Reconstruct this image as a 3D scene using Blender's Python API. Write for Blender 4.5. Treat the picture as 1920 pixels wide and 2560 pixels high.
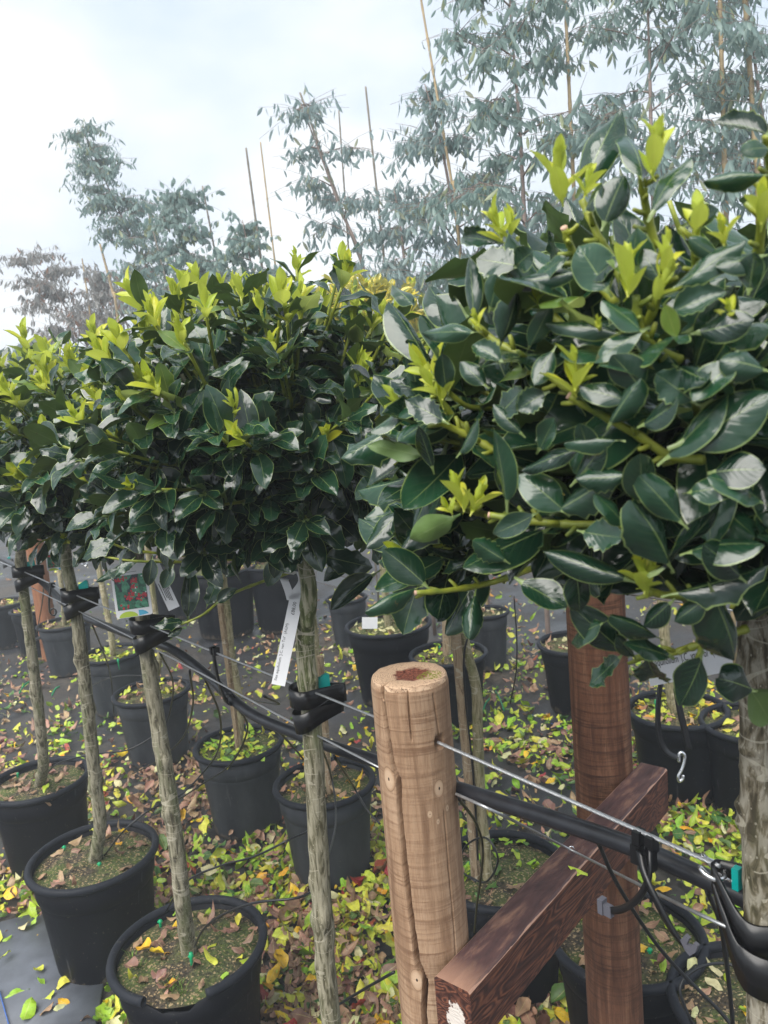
import bpy, math, random
import numpy as np
from mathutils import Vector, Matrix, noise

for o in list(bpy.data.objects):
    bpy.data.objects.remove(o)
S = bpy.context.scene
COL = S.collection
rnd = random.Random(7)
V = Vector

# ------------------------------------------------------------------ camera
PITCH, ROLL, FPX, CAM_H = math.radians(8), math.radians(5), 1950.0, 1.6
_f = V((0, math.cos(PITCH), -math.sin(PITCH)))
_r0 = V((1, 0, 0))
_u0 = V((0, math.sin(PITCH), math.cos(PITCH)))
CR = math.cos(ROLL) * _r0 - math.sin(ROLL) * _u0
CU = math.sin(ROLL) * _r0 + math.cos(ROLL) * _u0
CF = _f
EYE = V((0, 0, CAM_H))
cd = bpy.data.cameras.new('camera')
cam = bpy.data.objects.new('camera', cd)
COL.objects.link(cam)
cam.matrix_world = Matrix(((CR.x, CU.x, -CF.x, 0), (CR.y, CU.y, -CF.y, 0), (CR.z, CU.z, -CF.z, CAM_H), (0, 0, 0, 1)))
cd.sensor_fit = 'VERTICAL'
cd.sensor_height = 36
cd.lens = FPX / 2560 * 36
cd.clip_start, cd.clip_end = 0.02, 500
cd.dof.use_dof = True
cd.dof.focus_distance = 1.15
cd.dof.aperture_fstop = 14
S.camera = cam
S.render.resolution_x, S.render.resolution_y = 768, 1024

# ------------------------------------------------------------------ world, sun, exposure
SUN_EL, SUN_AZ = math.radians(56), math.radians(-140)      # high over the camera's left shoulder, set there to brighten camera-facing sides
w = bpy.data.worlds.new('World')
S.world = w
w.use_nodes = True
nt = w.node_tree
nt.nodes.clear()
out = nt.nodes.new('ShaderNodeOutputWorld')
bg = nt.nodes.new('ShaderNodeBackground')
sky = nt.nodes.new('ShaderNodeTexSky')
sky.sky_type = 'NISHITA'
sky.sun_disc = False
sky.sun_elevation = SUN_EL
sky.sun_rotation = SUN_AZ
tc = nt.nodes.new('ShaderNodeTexCoord')
mp = nt.nodes.new('ShaderNodeMapping')
mp.inputs['Scale'].default_value = (1.0, 1.0, 2.0)
mp.inputs['Rotation'].default_value = (0.2, 0.35, 0.4)
no = nt.nodes.new('ShaderNodeTexNoise')
no.inputs['Scale'].default_value = 2.1
no.inputs['Detail'].default_value = 5
no.inputs['Roughness'].default_value = 0.5
ramp = nt.nodes.new('ShaderNodeValToRGB')
ramp.color_ramp.elements[0].position = 0.40
ramp.color_ramp.elements[0].color = (0.63, 0.74, 0.87, 1)
ramp.color_ramp.elements[1].position = 0.60
ramp.color_ramp.elements[1].color = (0.985, 1.0, 1.0, 1)
sc_ = nt.nodes.new('ShaderNodeVectorMath')
sc_.operation = 'SCALE'
sc_.inputs['Scale'].default_value = 5.5
mix = nt.nodes.new('ShaderNodeMix')
mix.data_type = 'RGBA'
mix.inputs[0].default_value = 0.93
L = nt.links.new
L(tc.outputs['Generated'], mp.inputs['Vector'])
L(mp.outputs['Vector'], no.inputs['Vector'])
L(no.outputs['Fac'], ramp.inputs['Fac'])
L(ramp.outputs['Color'], sc_.inputs[0])
L(sky.outputs['Color'], mix.inputs[6])
L(sc_.outputs['Vector'], mix.inputs[7])
L(mix.outputs[2], bg.inputs['Color'])
bg.inputs['Strength'].default_value = 0.05
L(bg.outputs['Background'], out.inputs['Surface'])
sd = bpy.data.lights.new('sun', 'SUN')
sd.energy = 1.5
sd.angle = math.radians(60)
sd.color = (1, 0.96, 0.9)
so = bpy.data.objects.new('sun', sd)
COL.objects.link(so)
so.rotation_euler = V((-math.sin(SUN_AZ) * math.cos(SUN_EL) * -1, math.cos(SUN_AZ) * math.cos(SUN_EL), math.sin(SUN_EL))).to_track_quat('Z', 'Y').to_euler()
S.view_settings.view_transform = 'Standard'
S.view_settings.look = 'None'
S.view_settings.exposure = 2.15
S.view_settings.gamma = 1
S.cycles.use_denoising = True
S.cycles.max_bounces = 7
S.cycles.transparent_max_bounces = 8
S.cycles.caustics_reflective = False
S.cycles.caustics_refractive = False

# ------------------------------------------------------------------ placing helpers
def ray(x, y):
    return CF + CR * ((x - 960) / FPX) + CU * ((1280 - y) / FPX)
def at(x, y, d):                       # a point seen at pixel x, y at a distance d in front of the camera
    return EYE + ray(x, y) * d
def ground(x, y, h=0.0):
    d = ray(x, y)
    return EYE + d * ((h - CAM_H) / d.z)
ROW_AZ = math.radians(-38.3)
RD = V((math.sin(ROW_AZ), math.cos(ROW_AZ), 0))           # along the row of trees, away from the camera
RN = V((RD.y, -RD.x, 0))                                  # across the rows
P0 = V((0.043, 0.944, 0))
def onrow(x, y, perp=0.0):
    d = ray(x, y)
    t = (RN.dot(P0 - EYE) + perp) / RN.dot(d)
    return EYE + d * t
def px(p):
    q = p - EYE
    z = q.dot(CF)
    return 960 + FPX * q.dot(CR) / z, 1280 - FPX * q.dot(CU) / z, z

# ------------------------------------------------------------------ objects
def tag(o, label=None, cat=None, group=None, kind=None):
    if label: o['label'] = label
    if cat: o['category'] = cat
    if group: o['group'] = group
    if kind: o['kind'] = kind
    return o
def empty(name, loc, label, cat, group=None):
    o = bpy.data.objects.new(name, None)
    o.empty_display_size = 0.05
    COL.objects.link(o)
    o.location = loc
    PEND.append(o)
    return tag(o, label, cat, group)
PEND = []
def link(name, me, parent=None, mat=None, world=None):
    o = bpy.data.objects.new(name, me)
    COL.objects.link(o)
    if mat is not None and me is not None and not me.materials:
        me.materials.append(mat)
    if parent is not None:
        o.parent = parent
        loc = parent.matrix_basis.copy()
        p = parent.parent
        while p is not None:
            loc = p.matrix_basis @ loc
            p = p.parent
        o.matrix_basis = loc.inverted() @ (world if world is not None else Matrix.Identity(4))
    elif world is not None:
        o.matrix_basis = world
    return o

class MB:
    def __init__(s):
        s.v, s.f, s.m = [], [], []
    def add(s, vs, fs, mi=0):
        n = len(s.v)
        s.v.extend([tuple(v) for v in vs])
        for f in fs:
            s.f.append(tuple(i + n for i in f))
            s.m.append(mi)
    def mesh(s, name, mats, smooth=True):
        me = bpy.data.meshes.new(name)
        me.from_pydata(s.v, [], s.f)
        for m in (mats if isinstance(mats, (list, tuple)) else [mats]):
            me.materials.append(m)
        me.polygons.foreach_set('material_index', s.m)
        me.polygons.foreach_set('use_smooth', [smooth] * len(s.f))
        me.update()
        return me
    def obj(s, name, mats, parent=None, smooth=True):
        return link(name, s.mesh(name, mats, smooth), parent)

def smooth_path(pts, n=6):
    pts = [V(p) for p in pts]
    if len(pts) < 3:
        return [pts[0].lerp(pts[-1], i / n) for i in range(n + 1)]
    q = [pts[0] * 2 - pts[1]] + pts + [pts[-1] * 2 - pts[-2]]
    r = []
    for i in range(1, len(q) - 2):
        a, b, c, d = q[i - 1:i + 3]
        for k in range(n):
            t = k / n
            r.append(0.5 * (2 * b + (c - a) * t + (2 * a - 5 * b + 4 * c - d) * t * t + (3 * b - a - 3 * c + d) * t ** 3))
    r.append(pts[-1])
    return r
def tube(mb, pts, rad, seg=8, mi=0, cap=True, bump=None):
    pts = [V(p) for p in pts]
    n = len(pts)
    rr = rad if isinstance(rad, (list, tuple)) else [rad, rad]
    def R(i):
        t = i / (n - 1) * (len(rr) - 1)
        k = min(int(t), len(rr) - 2)
        return rr[k] + (rr[k + 1] - rr[k]) * (t - k)
    t0 = (pts[1] - pts[0]).normalized()
    u = t0.orthogonal().normalized()
    vs, fs = [], []
    for i in range(n):
        t = (pts[min(i + 1, n - 1)] - pts[max(i - 1, 0)])
        t = t.normalized() if t.length > 1e-9 else t0
        u = (u - t * u.dot(t)).normalized()
        w_ = t.cross(u)
        for k in range(seg):
            a = 2 * math.pi * k / seg
            r = R(i)
            if bump: r *= bump(i, k, n, seg)
            vs.append(pts[i] + u * (r * math.cos(a)) + w_ * (r * math.sin(a)))
    for i in range(n - 1):
        for k in range(seg):
            a, b = i * seg + k, i * seg + (k + 1) % seg
            fs.append((a, b, b + seg, a + seg))
    if cap:
        fs.append(tuple(range(seg - 1, -1, -1)))
        fs.append(tuple((n - 1) * seg + k for k in range(seg)))
    mb.add(vs, fs, mi)
def box(mb, c, ax, ay, az, mi=0, bev=0.0):
    c = V(c)
    vs = []
    for sx in (-1, 1):
        for sy in (-1, 1):
            for sz in (-1, 1):
                vs.append(c + ax * sx + ay * sy + az * sz)
    mb.add(vs, [(0, 1, 3, 2), (4, 6, 7, 5), (0, 4, 5, 1), (2, 3, 7, 6), (0, 2, 6, 4), (1, 5, 7, 3)], mi)
def band(mb, loop, h, th, mi=0, closed=True):          # a flat strap: loop of points, height vector(s) h, thickness th
    n = len(loop)
    vs, fs = [], []
    for i in range(n):
        a = loop[(i - 1) % n] if closed else loop[max(i - 1, 0)]
        b = loop[(i + 1) % n] if closed else loop[min(i + 1, n - 1)]
        hv = h[i] if isinstance(h, list) else h
        nn = (b - a).cross(hv).normalized()
        for e, s in ((0, 0), (0, 1), (1, 1), (1, 0)):
            vs.append(loop[i] + hv * (s - 0.5) + nn * (th * e))
    for i in range(n if closed else n - 1):
        j = (i + 1) % n
        for k in range(4):
            fs.append((i * 4 + k, i * 4 + (k + 1) % 4, j * 4 + (k + 1) % 4, j * 4 + k))
    if not closed:
        fs.append((0, 3, 2, 1))
        fs.append(tuple((n - 1) * 4 + k for k in range(4)))
    mb.add(vs, fs, mi)
def lathe(mb, prof, seg, c=(0, 0, 0), mi=0, jag=None):
    cx, cy, cz = c
    vs, fs = [], []
    for i, (r, z) in enumerate(prof):
        for k in range(seg):
            a = 2 * math.pi * k / seg
            vs.append((cx + r * math.cos(a), cy + r * math.sin(a), cz + z))
    for i in range(len(prof) - 1):
        for k in range(seg):
            a, b = i * seg + k, i * seg + (k + 1) % seg
            fs.append((a, b, b + seg, a + seg))
    mb.add(vs, fs, mi)

# ------------------------------------------------------------------ materials
class NB:
    def __init__(s, name):
        s.mat = bpy.data.materials.new(name)
        s.mat.use_nodes = True
        s.t = s.mat.node_tree
        s.t.nodes.clear()
        s.out = s.t.nodes.new('ShaderNodeOutputMaterial')
    def n(s, typ, ins=None, **kw):
        nd = s.t.nodes.new('ShaderNode' + typ)
        for k, v in kw.items():
            setattr(nd, k, v)
        for k, v in (ins or {}).items():
            sock = nd.inputs[k]
            if isinstance(v, bpy.types.NodeSocket):
                s.t.links.new(v, sock)
            else:
                if sock.type == 'RGBA' and len(v) == 3:
                    v = (*v, 1)
                sock.default_value = v
        return nd
    def math(s, op, a, b=0.0, c=None, clamp=False):
        nd = s.n('Math', {0: a, 1: b} if c is None else {0: a, 1: b, 2: c}, operation=op, use_clamp=clamp)
        return nd.outputs[0]
    def mix(s, f, a, b):
        nd = s.n('Mix', {0: f, 6: a, 7: b}, data_type='RGBA')
        return nd.outputs[2]
    def ramp(s, f, stops, interp='LINEAR'):
        nd = s.n('ValToRGB', {'Fac': f})
        cr = nd.color_ramp
        cr.interpolation = interp
        while len(cr.elements) < len(stops):
            cr.elements.new(0.5)
        for e, (p, c) in zip(cr.elements, stops):
            e.position = p
            e.color = (*c, 1) if len(c) == 3 else c
        return nd.outputs['Color']
    def noise(s, vec, scale, detail=3, rough=0.5, out='Fac', dist=0.0):
        nd = s.n('TexNoise', {'Scale': scale, 'Detail': detail, 'Roughness': rough, 'Distortion': dist})
        if vec is not None: s.t.links.new(vec, nd.inputs['Vector'])
        return nd.outputs[out]
    def coord(s, which='Object'):
        return s.n('TexCoord').outputs[which]
    def mapping(s, vec, scale=(1, 1, 1), loc=(0, 0, 0), rot=(0, 0, 0)):
        return s.n('Mapping', {'Vector': vec, 'Scale': scale, 'Location': loc, 'Rotation': rot}).outputs[0]
    def bump(s, h, strength=0.3, dist=0.01, normal=None):
        ins = {'Height': h, 'Strength': strength, 'Distance': dist}
        if normal is not None: ins['Normal'] = normal
        return s.n('Bump', ins).outputs[0]
    def princ(s, **kw):
        ins = {k.replace('_', ' '): v for k, v in kw.items()}
        return s.n('BsdfPrincipled', ins)
    def done(s, shader):
        s.t.links.new(shader.outputs[0] if hasattr(shader, 'outputs') else shader, s.out.inputs['Surface'])
        return s.mat
def plain(name, col, rough=0.5, metal=0.0, spec=0.5, var=0.0, scale=40):
    b = NB(name)
    c = b.coord()
    n1 = b.noise(c, scale, 3)
    k = tuple(x * (1 - var) for x in col)
    k2 = tuple(min(1, x * (1 + var)) for x in col)
    colr = b.ramp(n1, [(0.3, k), (0.7, k2)])
    return b.done(b.princ(Base_Color=colr, Roughness=rough, Metallic=metal, Specular_IOR_Level=spec))

def holly_mat(name, top1, top2, under, rib, margin, young=False, varieg=None, rough=(0.10, 0.27)):
    b = NB(name)
    uv = b.n('SeparateXYZ', {0: b.n('UVMap').outputs[0]})
    u = b.math('MULTIPLY_ADD', uv.outputs[0], 2.0, -1.0)
    v = b.math('MULTIPLY_ADD', uv.outputs[1], 1.2, -0.2)
    au = b.math('ABSOLUTE', u)
    r = b.n('Attribute', attribute_name='tint').outputs['Fac']
    oi = b.n('ObjectInfo').outputs['Random']
    rr = b.math('FRACT', b.math('ADD', r, oi))
    col = b.mix(rr, top1, top2)
    ob = b.coord('Generated')
    n1 = b.noise(b.n('NewGeometry').outputs['Position'], 60, 3)
    col = b.mix(b.math('MULTIPLY', n1, 0.5), col, tuple(x * 0.6 for x in top1))
    # side veins
    ph = b.math('MULTIPLY_ADD', v, 44.0, b.math('MULTIPLY', au, -16.0))
    vein = b.math('POWER', b.math('MULTIPLY_ADD', b.math('SINE', ph), 0.5, 0.5), 10.0)
    vein = b.math('MULTIPLY', vein, b.math('SUBTRACT', 0.95, au, clamp=True))
    col = b.mix(b.math('MULTIPLY', vein, 0.07), col, rib)
    if varieg:
        nn = b.noise(b.n('NewGeometry').outputs['Position'], 45, 2)
        f = b.math('GREATER_THAN', b.math('ADD', au, b.math('MULTIPLY', nn, 0.8)), 0.72)
        col = b.mix(f, col, varieg)
    ribw = b.math('MULTIPLY_ADD', v, -0.03, 0.042)
    rf = b.math('LESS_THAN', au, ribw)
    col = b.mix(b.math('MULTIPLY', rf, 0.65), col, rib)
    mg = b.math('GREATER_THAN', au, 0.945)
    col = b.mix(b.math('MULTIPLY', mg, 0.8), col, margin)
    pet = b.math('LESS_THAN', v, 0.0)
    col = b.mix(pet, col, rib)
    bf = b.n('NewGeometry').outputs['Backfacing']
    ucol = b.mix(b.math('MULTIPLY', rf, 0.6), b.mix(rr, under, tuple(x * 0.75 for x in under)), rib)
    full = b.mix(bf, col, ucol)
    h = b.math('ADD', b.math('MULTIPLY', vein, -0.12), b.math('MULTIPLY', rf, -0.5))
    h = b.math('ADD', h, b.math('MULTIPLY', b.noise(b.n('NewGeometry').outputs['Position'], 55, 2), 2.6))
    nrm = b.bump(h, 0.45, 0.0016)
    if not young:
        spot = b.math('MULTIPLY', b.math('GREATER_THAN', b.noise(b.n('NewGeometry').outputs['Position'], 120, 2), 0.735), b.math('GREATER_THAN', rr, 0.55))
        full = b.mix(b.math('MULTIPLY', spot, 0.6), full, (0.10, 0.08, 0.03))
    wet = b.noise(b.n('NewGeometry').outputs['Position'], 230, 2)
    rg = b.n('MapRange', {0: wet, 1: 0.35, 2: 0.7, 3: rough[0], 4: rough[1]}).outputs[0]
    rg = b.math('MAXIMUM', rg, b.math('MULTIPLY', bf, 0.55))
    ps = b.princ(Base_Color=full, Roughness=rg, Normal=nrm, Specular_IOR_Level=0.68)
    tr = b.n('BsdfTranslucent', {'Color': b.mix(0.5, full, rib)})
    return b.done(b.n('MixShader', {0: 0.42 if young else 0.06, 1: ps.outputs[0], 2: tr.outputs[0]}))

RIB = (0.42, 0.46, 0.12)
M_HOLLY = holly_mat('holly_leaf', (0.0045, 0.022, 0.012), (0.020, 0.070, 0.032), (0.11, 0.19, 0.045), (0.20, 0.27, 0.09), (0.20, 0.27, 0.08))
M_YOUNG = holly_mat('young_leaf', (0.42, 0.55, 0.02), (0.80, 0.76, 0.05), (0.52, 0.62, 0.07), (0.66, 0.70, 0.14), (0.66, 0.68, 0.12), young=True, rough=(0.35, 0.5))
M_MID = holly_mat('maturing_leaf', (0.10, 0.19, 0.03), (0.20, 0.32, 0.05), (0.22, 0.32, 0.09), (0.45, 0.5, 0.13), (0.4, 0.46, 0.12), young=True)
M_VARI = holly_mat('variegated_leaf', (0.06, 0.13, 0.03), (0.12, 0.2, 0.04), (0.35, 0.36, 0.1), (0.6, 0.55, 0.12), (0.75, 0.62, 0.08), young=True, varieg=(0.74, 0.60, 0.06))
M_BROWNLEAF = holly_mat('orange_leaf', (0.5, 0.28, 0.03), (0.6, 0.34, 0.04), (0.5, 0.3, 0.05), (0.6, 0.45, 0.1), (0.4, 0.2, 0.05))

def twig_mat():
    b = NB('green_twig')
    c = b.coord()
    n = b.noise(c, 60, 3)
    col = b.ramp(n, [(0.3, (0.12, 0.17, 0.025)), (0.65, (0.33, 0.36, 0.04))])
    return b.done(b.princ(Base_Color=col, Roughness=0.45, Normal=b.bump(b.noise(c, 300, 2), 0.2, 0.001)))
M_TWIG = twig_mat()
M_OLDWOOD = plain('dark_branch', (0.05, 0.055, 0.03), 0.8, var=0.4)
M_CUT = plain('cut_wood', (0.55, 0.36, 0.26), 0.8, var=0.2, scale=300)
def bark_mat(name, c1, c2, c3, green, lower=None, rough_scale=(140, 140, 22)):
    b = NB(name)
    c = b.coord()
    st = b.noise(b.mapping(c, rough_scale), 1.0, 4, 0.6, dist=0.6)
    col = b.ramp(st, [(0.38, c1), (0.47, c2), (0.58, c3)])
    g = b.noise(b.mapping(c, (30, 30, 7)), 1.0, 3)
    col = b.mix(b.n('MapRange', {0: g, 1: 0.5, 2: 0.72, 3: 0.0, 4: 0.75}).outputs[0], col, green)
    rn = b.noise(b.mapping(c, (5, 5, 24)), 1.0, 2, 0.4, dist=0.3)
    rg_ = b.math('GREATER_THAN', b.math('SINE', b.math('MULTIPLY', rn, 42.0)), 0.95)
    rg_ = b.math('MULTIPLY', rg_, b.math('GREATER_THAN', b.noise(b.mapping(c, (25, 25, 12)), 1.0, 2), 0.48))
    col = b.mix(b.math('MULTIPLY', rg_, 0.55), col, (0.50, 0.46, 0.36))
    if lower:
        zz = b.math('ADD', b.n('SeparateXYZ', {0: c}).outputs[2], b.math('MULTIPLY', g, 0.16))
        lc = b.ramp(st, [(0.38, lower[0]), (0.47, lower[1]), (0.58, lower[2])])
        lc = b.mix(b.n('MapRange', {0: g, 1: 0.52, 2: 0.72, 3: 0.0, 4: 0.7}).outputs[0], lc, green)
        col = b.mix(b.n('MapRange', {0: zz, 1: 1.20, 2: 1.26, 3: 1.0, 4: 0.0}).outputs[0], col, lc)
        col = b.mix(b.math('MULTIPLY', rg_, 0.5), col, (0.50, 0.46, 0.36))
    sp = b.n('TexVoronoi', {'Vector': b.mapping(c, (1, 1, 0.7)), 'Scale': 190.0}).outputs['Distance']
    col = b.mix(b.math('MULTIPLY', b.math('LESS_THAN', sp, 0.16), 0.5), col, (0.5, 0.46, 0.36))
    return b.done(b.princ(Base_Color=col, Roughness=0.85, Normal=b.bump(st, 0.9, 0.004)))
M_BARK = bark_mat('grey_bark', (0.06, 0.052, 0.03), (0.17, 0.155, 0.10), (0.30, 0.275, 0.20), (0.10, 0.12, 0.04))
M_BARKG = bark_mat('green_striped_bark', (0.055, 0.06, 0.022), (0.13, 0.15, 0.055), (0.42, 0.39, 0.28), (0.075, 0.105, 0.025), ((0.07, 0.062, 0.03), (0.18, 0.165, 0.105), (0.31, 0.285, 0.205)))
M_BARKN = bark_mat('flaking_bark', (0.05, 0.04, 0.022), (0.15, 0.125, 0.08), (0.33, 0.30, 0.235), (0.09, 0.095, 0.035), rough_scale=(130, 130, 38))
M_BARKP = bark_mat('pale_bark', (0.14, 0.12, 0.06), (0.25, 0.22, 0.125), (0.34, 0.30, 0.19), (0.13, 0.14, 0.05))
M_STAKE = bark_mat('weathered_stake', (0.16, 0.105, 0.06), (0.27, 0.195, 0.12), (0.34, 0.26, 0.17), (0.27, 0.2, 0.12))
M_CANE = plain('bamboo', (0.34, 0.25, 0.13), 0.6, var=0.3, scale=12)
M_CANEG = plain('grey_bamboo', (0.16, 0.14, 0.11), 0.7, var=0.3, scale=12)

def pot_mat(name, col, dust):
    b = NB(name)
    c = b.coord()
    d = b.noise(b.mapping(c, (9, 9, 3)), 1.0, 5, 0.6)
    col_ = b.mix(b.n('MapRange', {0: d, 1: 0.38, 2: 0.75, 3: 0.0, 4: 0.85}).outputs[0], col, dust)
    fine = b.noise(c, 170, 2)
    sp = b.math('GREATER_THAN', b.noise(c, 95, 1), 0.74)
    col_ = b.mix(b.math('MULTIPLY', sp, 0.3), col_, (0.16, 0.14, 0.10))
    zz = b.n('SeparateXYZ', {0: c}).outputs[2]
    mud = b.math('LESS_THAN', b.math('ADD', zz, b.math('MULTIPLY', b.noise(b.mapping(c, (26, 26, 12)), 1.0, 5, 0.7), 0.16)), 0.10)
    col_ = b.mix(b.math('MULTIPLY', mud, b.math('MULTIPLY', b.noise(c, 70, 3), 0.9)), col_, (0.13, 0.105, 0.075))
    scr = b.math('GREATER_THAN', b.noise(b.mapping(c, (60, 60, 6)), 1.0, 3), 0.70)
    col_ = b.mix(b.math('MULTIPLY', scr, 0.35), col_, (0.09, 0.09, 0.095))
    rg = b.n('MapRange', {0: d, 1: 0.3, 2: 0.7, 3: 0.40, 4: 0.68}).outputs[0]
    return b.done(b.princ(Base_Color=col_, Roughness=rg, Specular_IOR_Level=0.14, Normal=b.bump(fine, 0.12, 0.002)))
M_POT = pot_mat('black_plastic', (0.0035, 0.004, 0.0065), (0.009, 0.010, 0.014))
M_POTG = pot_mat('dusty_plastic', (0.022, 0.025, 0.031), (0.065, 0.071, 0.08))
M_RIM = pot_mat('rim_plastic', (0.010, 0.012, 0.017), (0.024, 0.027, 0.034))
def soil_mat():
    b = NB('potting_soil')
    c = b.coord()
    a = b.noise(c, 9, 4)
    f = b.noise(c, 130, 3)
    v = b.n('TexVoronoi', {'Vector': c, 'Scale': 240.0}).outputs['Color']
    vs = b.n('SeparateXYZ', {0: v}).outputs[0]
    col = b.ramp(f, [(0.35, (0.012, 0.010, 0.006)), (0.65, (0.07, 0.052, 0.03))])
    col = b.mix(b.n('MapRange', {0: a, 1: 0.40, 2: 0.56, 3: 0.0, 4: 0.85}).outputs[0], col, b.ramp(f, [(0.3, (0.022, 0.038, 0.008)), (0.7, (0.10, 0.135, 0.025))]))
    col = b.mix(b.math('MULTIPLY', b.math('GREATER_THAN', vs, 0.86), 0.8), col, (0.3, 0.22, 0.12))
    return b.done(b.princ(Base_Color=col, Roughness=0.9, Normal=b.bump(f, 0.8, 0.01)))
M_SOIL = soil_mat()
def cloth_mat():
    b = NB('ground_cloth')
    c = b.coord()
    big = b.noise(c, 1.3, 5, 0.6)
    mid = b.noise(c, 9, 5, 0.65)
    wx = b.n('TexWave', {'Vector': c, 'Scale': 110.0}, wave_type='BANDS', bands_direction='X').outputs['Fac']
    wy = b.n('TexWave', {'Vector': c, 'Scale': 110.0}, wave_type='BANDS', bands_direction='Y').outputs['Fac']
    weave = b.math('MULTIPLY', wx, wy)
    col = b.ramp(mid, [(0.3, (0.012, 0.013, 0.016)), (0.7, (0.034, 0.036, 0.042))])
    col = b.mix(b.n('MapRange', {0: big, 1: 0.44, 2: 0.64, 3: 0.0, 4: 0.8}).outputs[0], col, b.ramp(b.noise(c, 55, 3), [(0.3, (0.02, 0.016, 0.011)), (0.7, (0.10, 0.078, 0.055))]))
    rg = b.n('MapRange', {0: big, 1: 0.35, 2: 0.6, 3: 0.3, 4: 0.75}).outputs[0]
    return b.done(b.princ(Base_Color=col, Roughness=rg, Normal=b.bump(b.math('ADD', weave, b.math('MULTIPLY', mid, 3.0)), 0.3, 0.004)))
M_CLOTH = cloth_mat()
M_FLAP = plain('grey_cloth', (0.085, 0.095, 0.115), 0.55, var=0.25, scale=14)
M_BLUE = plain('blue_thread', (0.03, 0.10, 0.35), 0.6)
M_RUBBER = plain('black_rubber', (0.006, 0.006, 0.007), 0.28, var=0.2)
M_PIPE = plain('black_pipe', (0.013, 0.014, 0.018), 0.33, var=0.4, scale=60)
M_TUBE = plain('black_tube', (0.010, 0.011, 0.013), 0.38)
M_TEAL = plain('teal_plastic', (0.0, 0.30, 0.27), 0.35, var=0.1)
M_GREENP = plain('green_plastic', (0.0, 0.30, 0.12), 0.4, var=0.1)
M_STEEL = plain('galvanised_wire', (0.42, 0.43, 0.44), 0.38, metal=0.8, var=0.15, scale=300)
M_ZINC = plain('bright_zinc', (0.75, 0.76, 0.78), 0.25, metal=0.95)
M_WHITE = plain('white_plastic', (0.78, 0.78, 0.80), 0.45, var=0.03)
M_GREYP = plain('grey_plastic', (0.10, 0.10, 0.12), 0.5)
M_INK = plain('black_ink', (0.02, 0.02, 0.022), 0.6)
M_INKB = plain('blue_ink', (0.05, 0.2, 0.3), 0.6)
M_INKG = plain('grey_ink', (0.35, 0.36, 0.38), 0.6)
M_LIME = plain('lime_print', (0.45, 0.60, 0.05), 0.4)
M_CYAN = plain('cyan_print', (0.08, 0.42, 0.62), 0.4)
M_PRED = plain('red_print', (0.48, 0.015, 0.03), 0.35, var=0.3, scale=500)
M_PGREEN = plain('green_print', (0.02, 0.13, 0.07), 0.35, var=0.6, scale=120)
M_PGREEN2 = plain('pale_green_print', (0.06, 0.26, 0.15), 0.35, var=0.4, scale=160)
M_PDARK = plain('dark_print', (0.012, 0.02, 0.03), 0.35)

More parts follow.
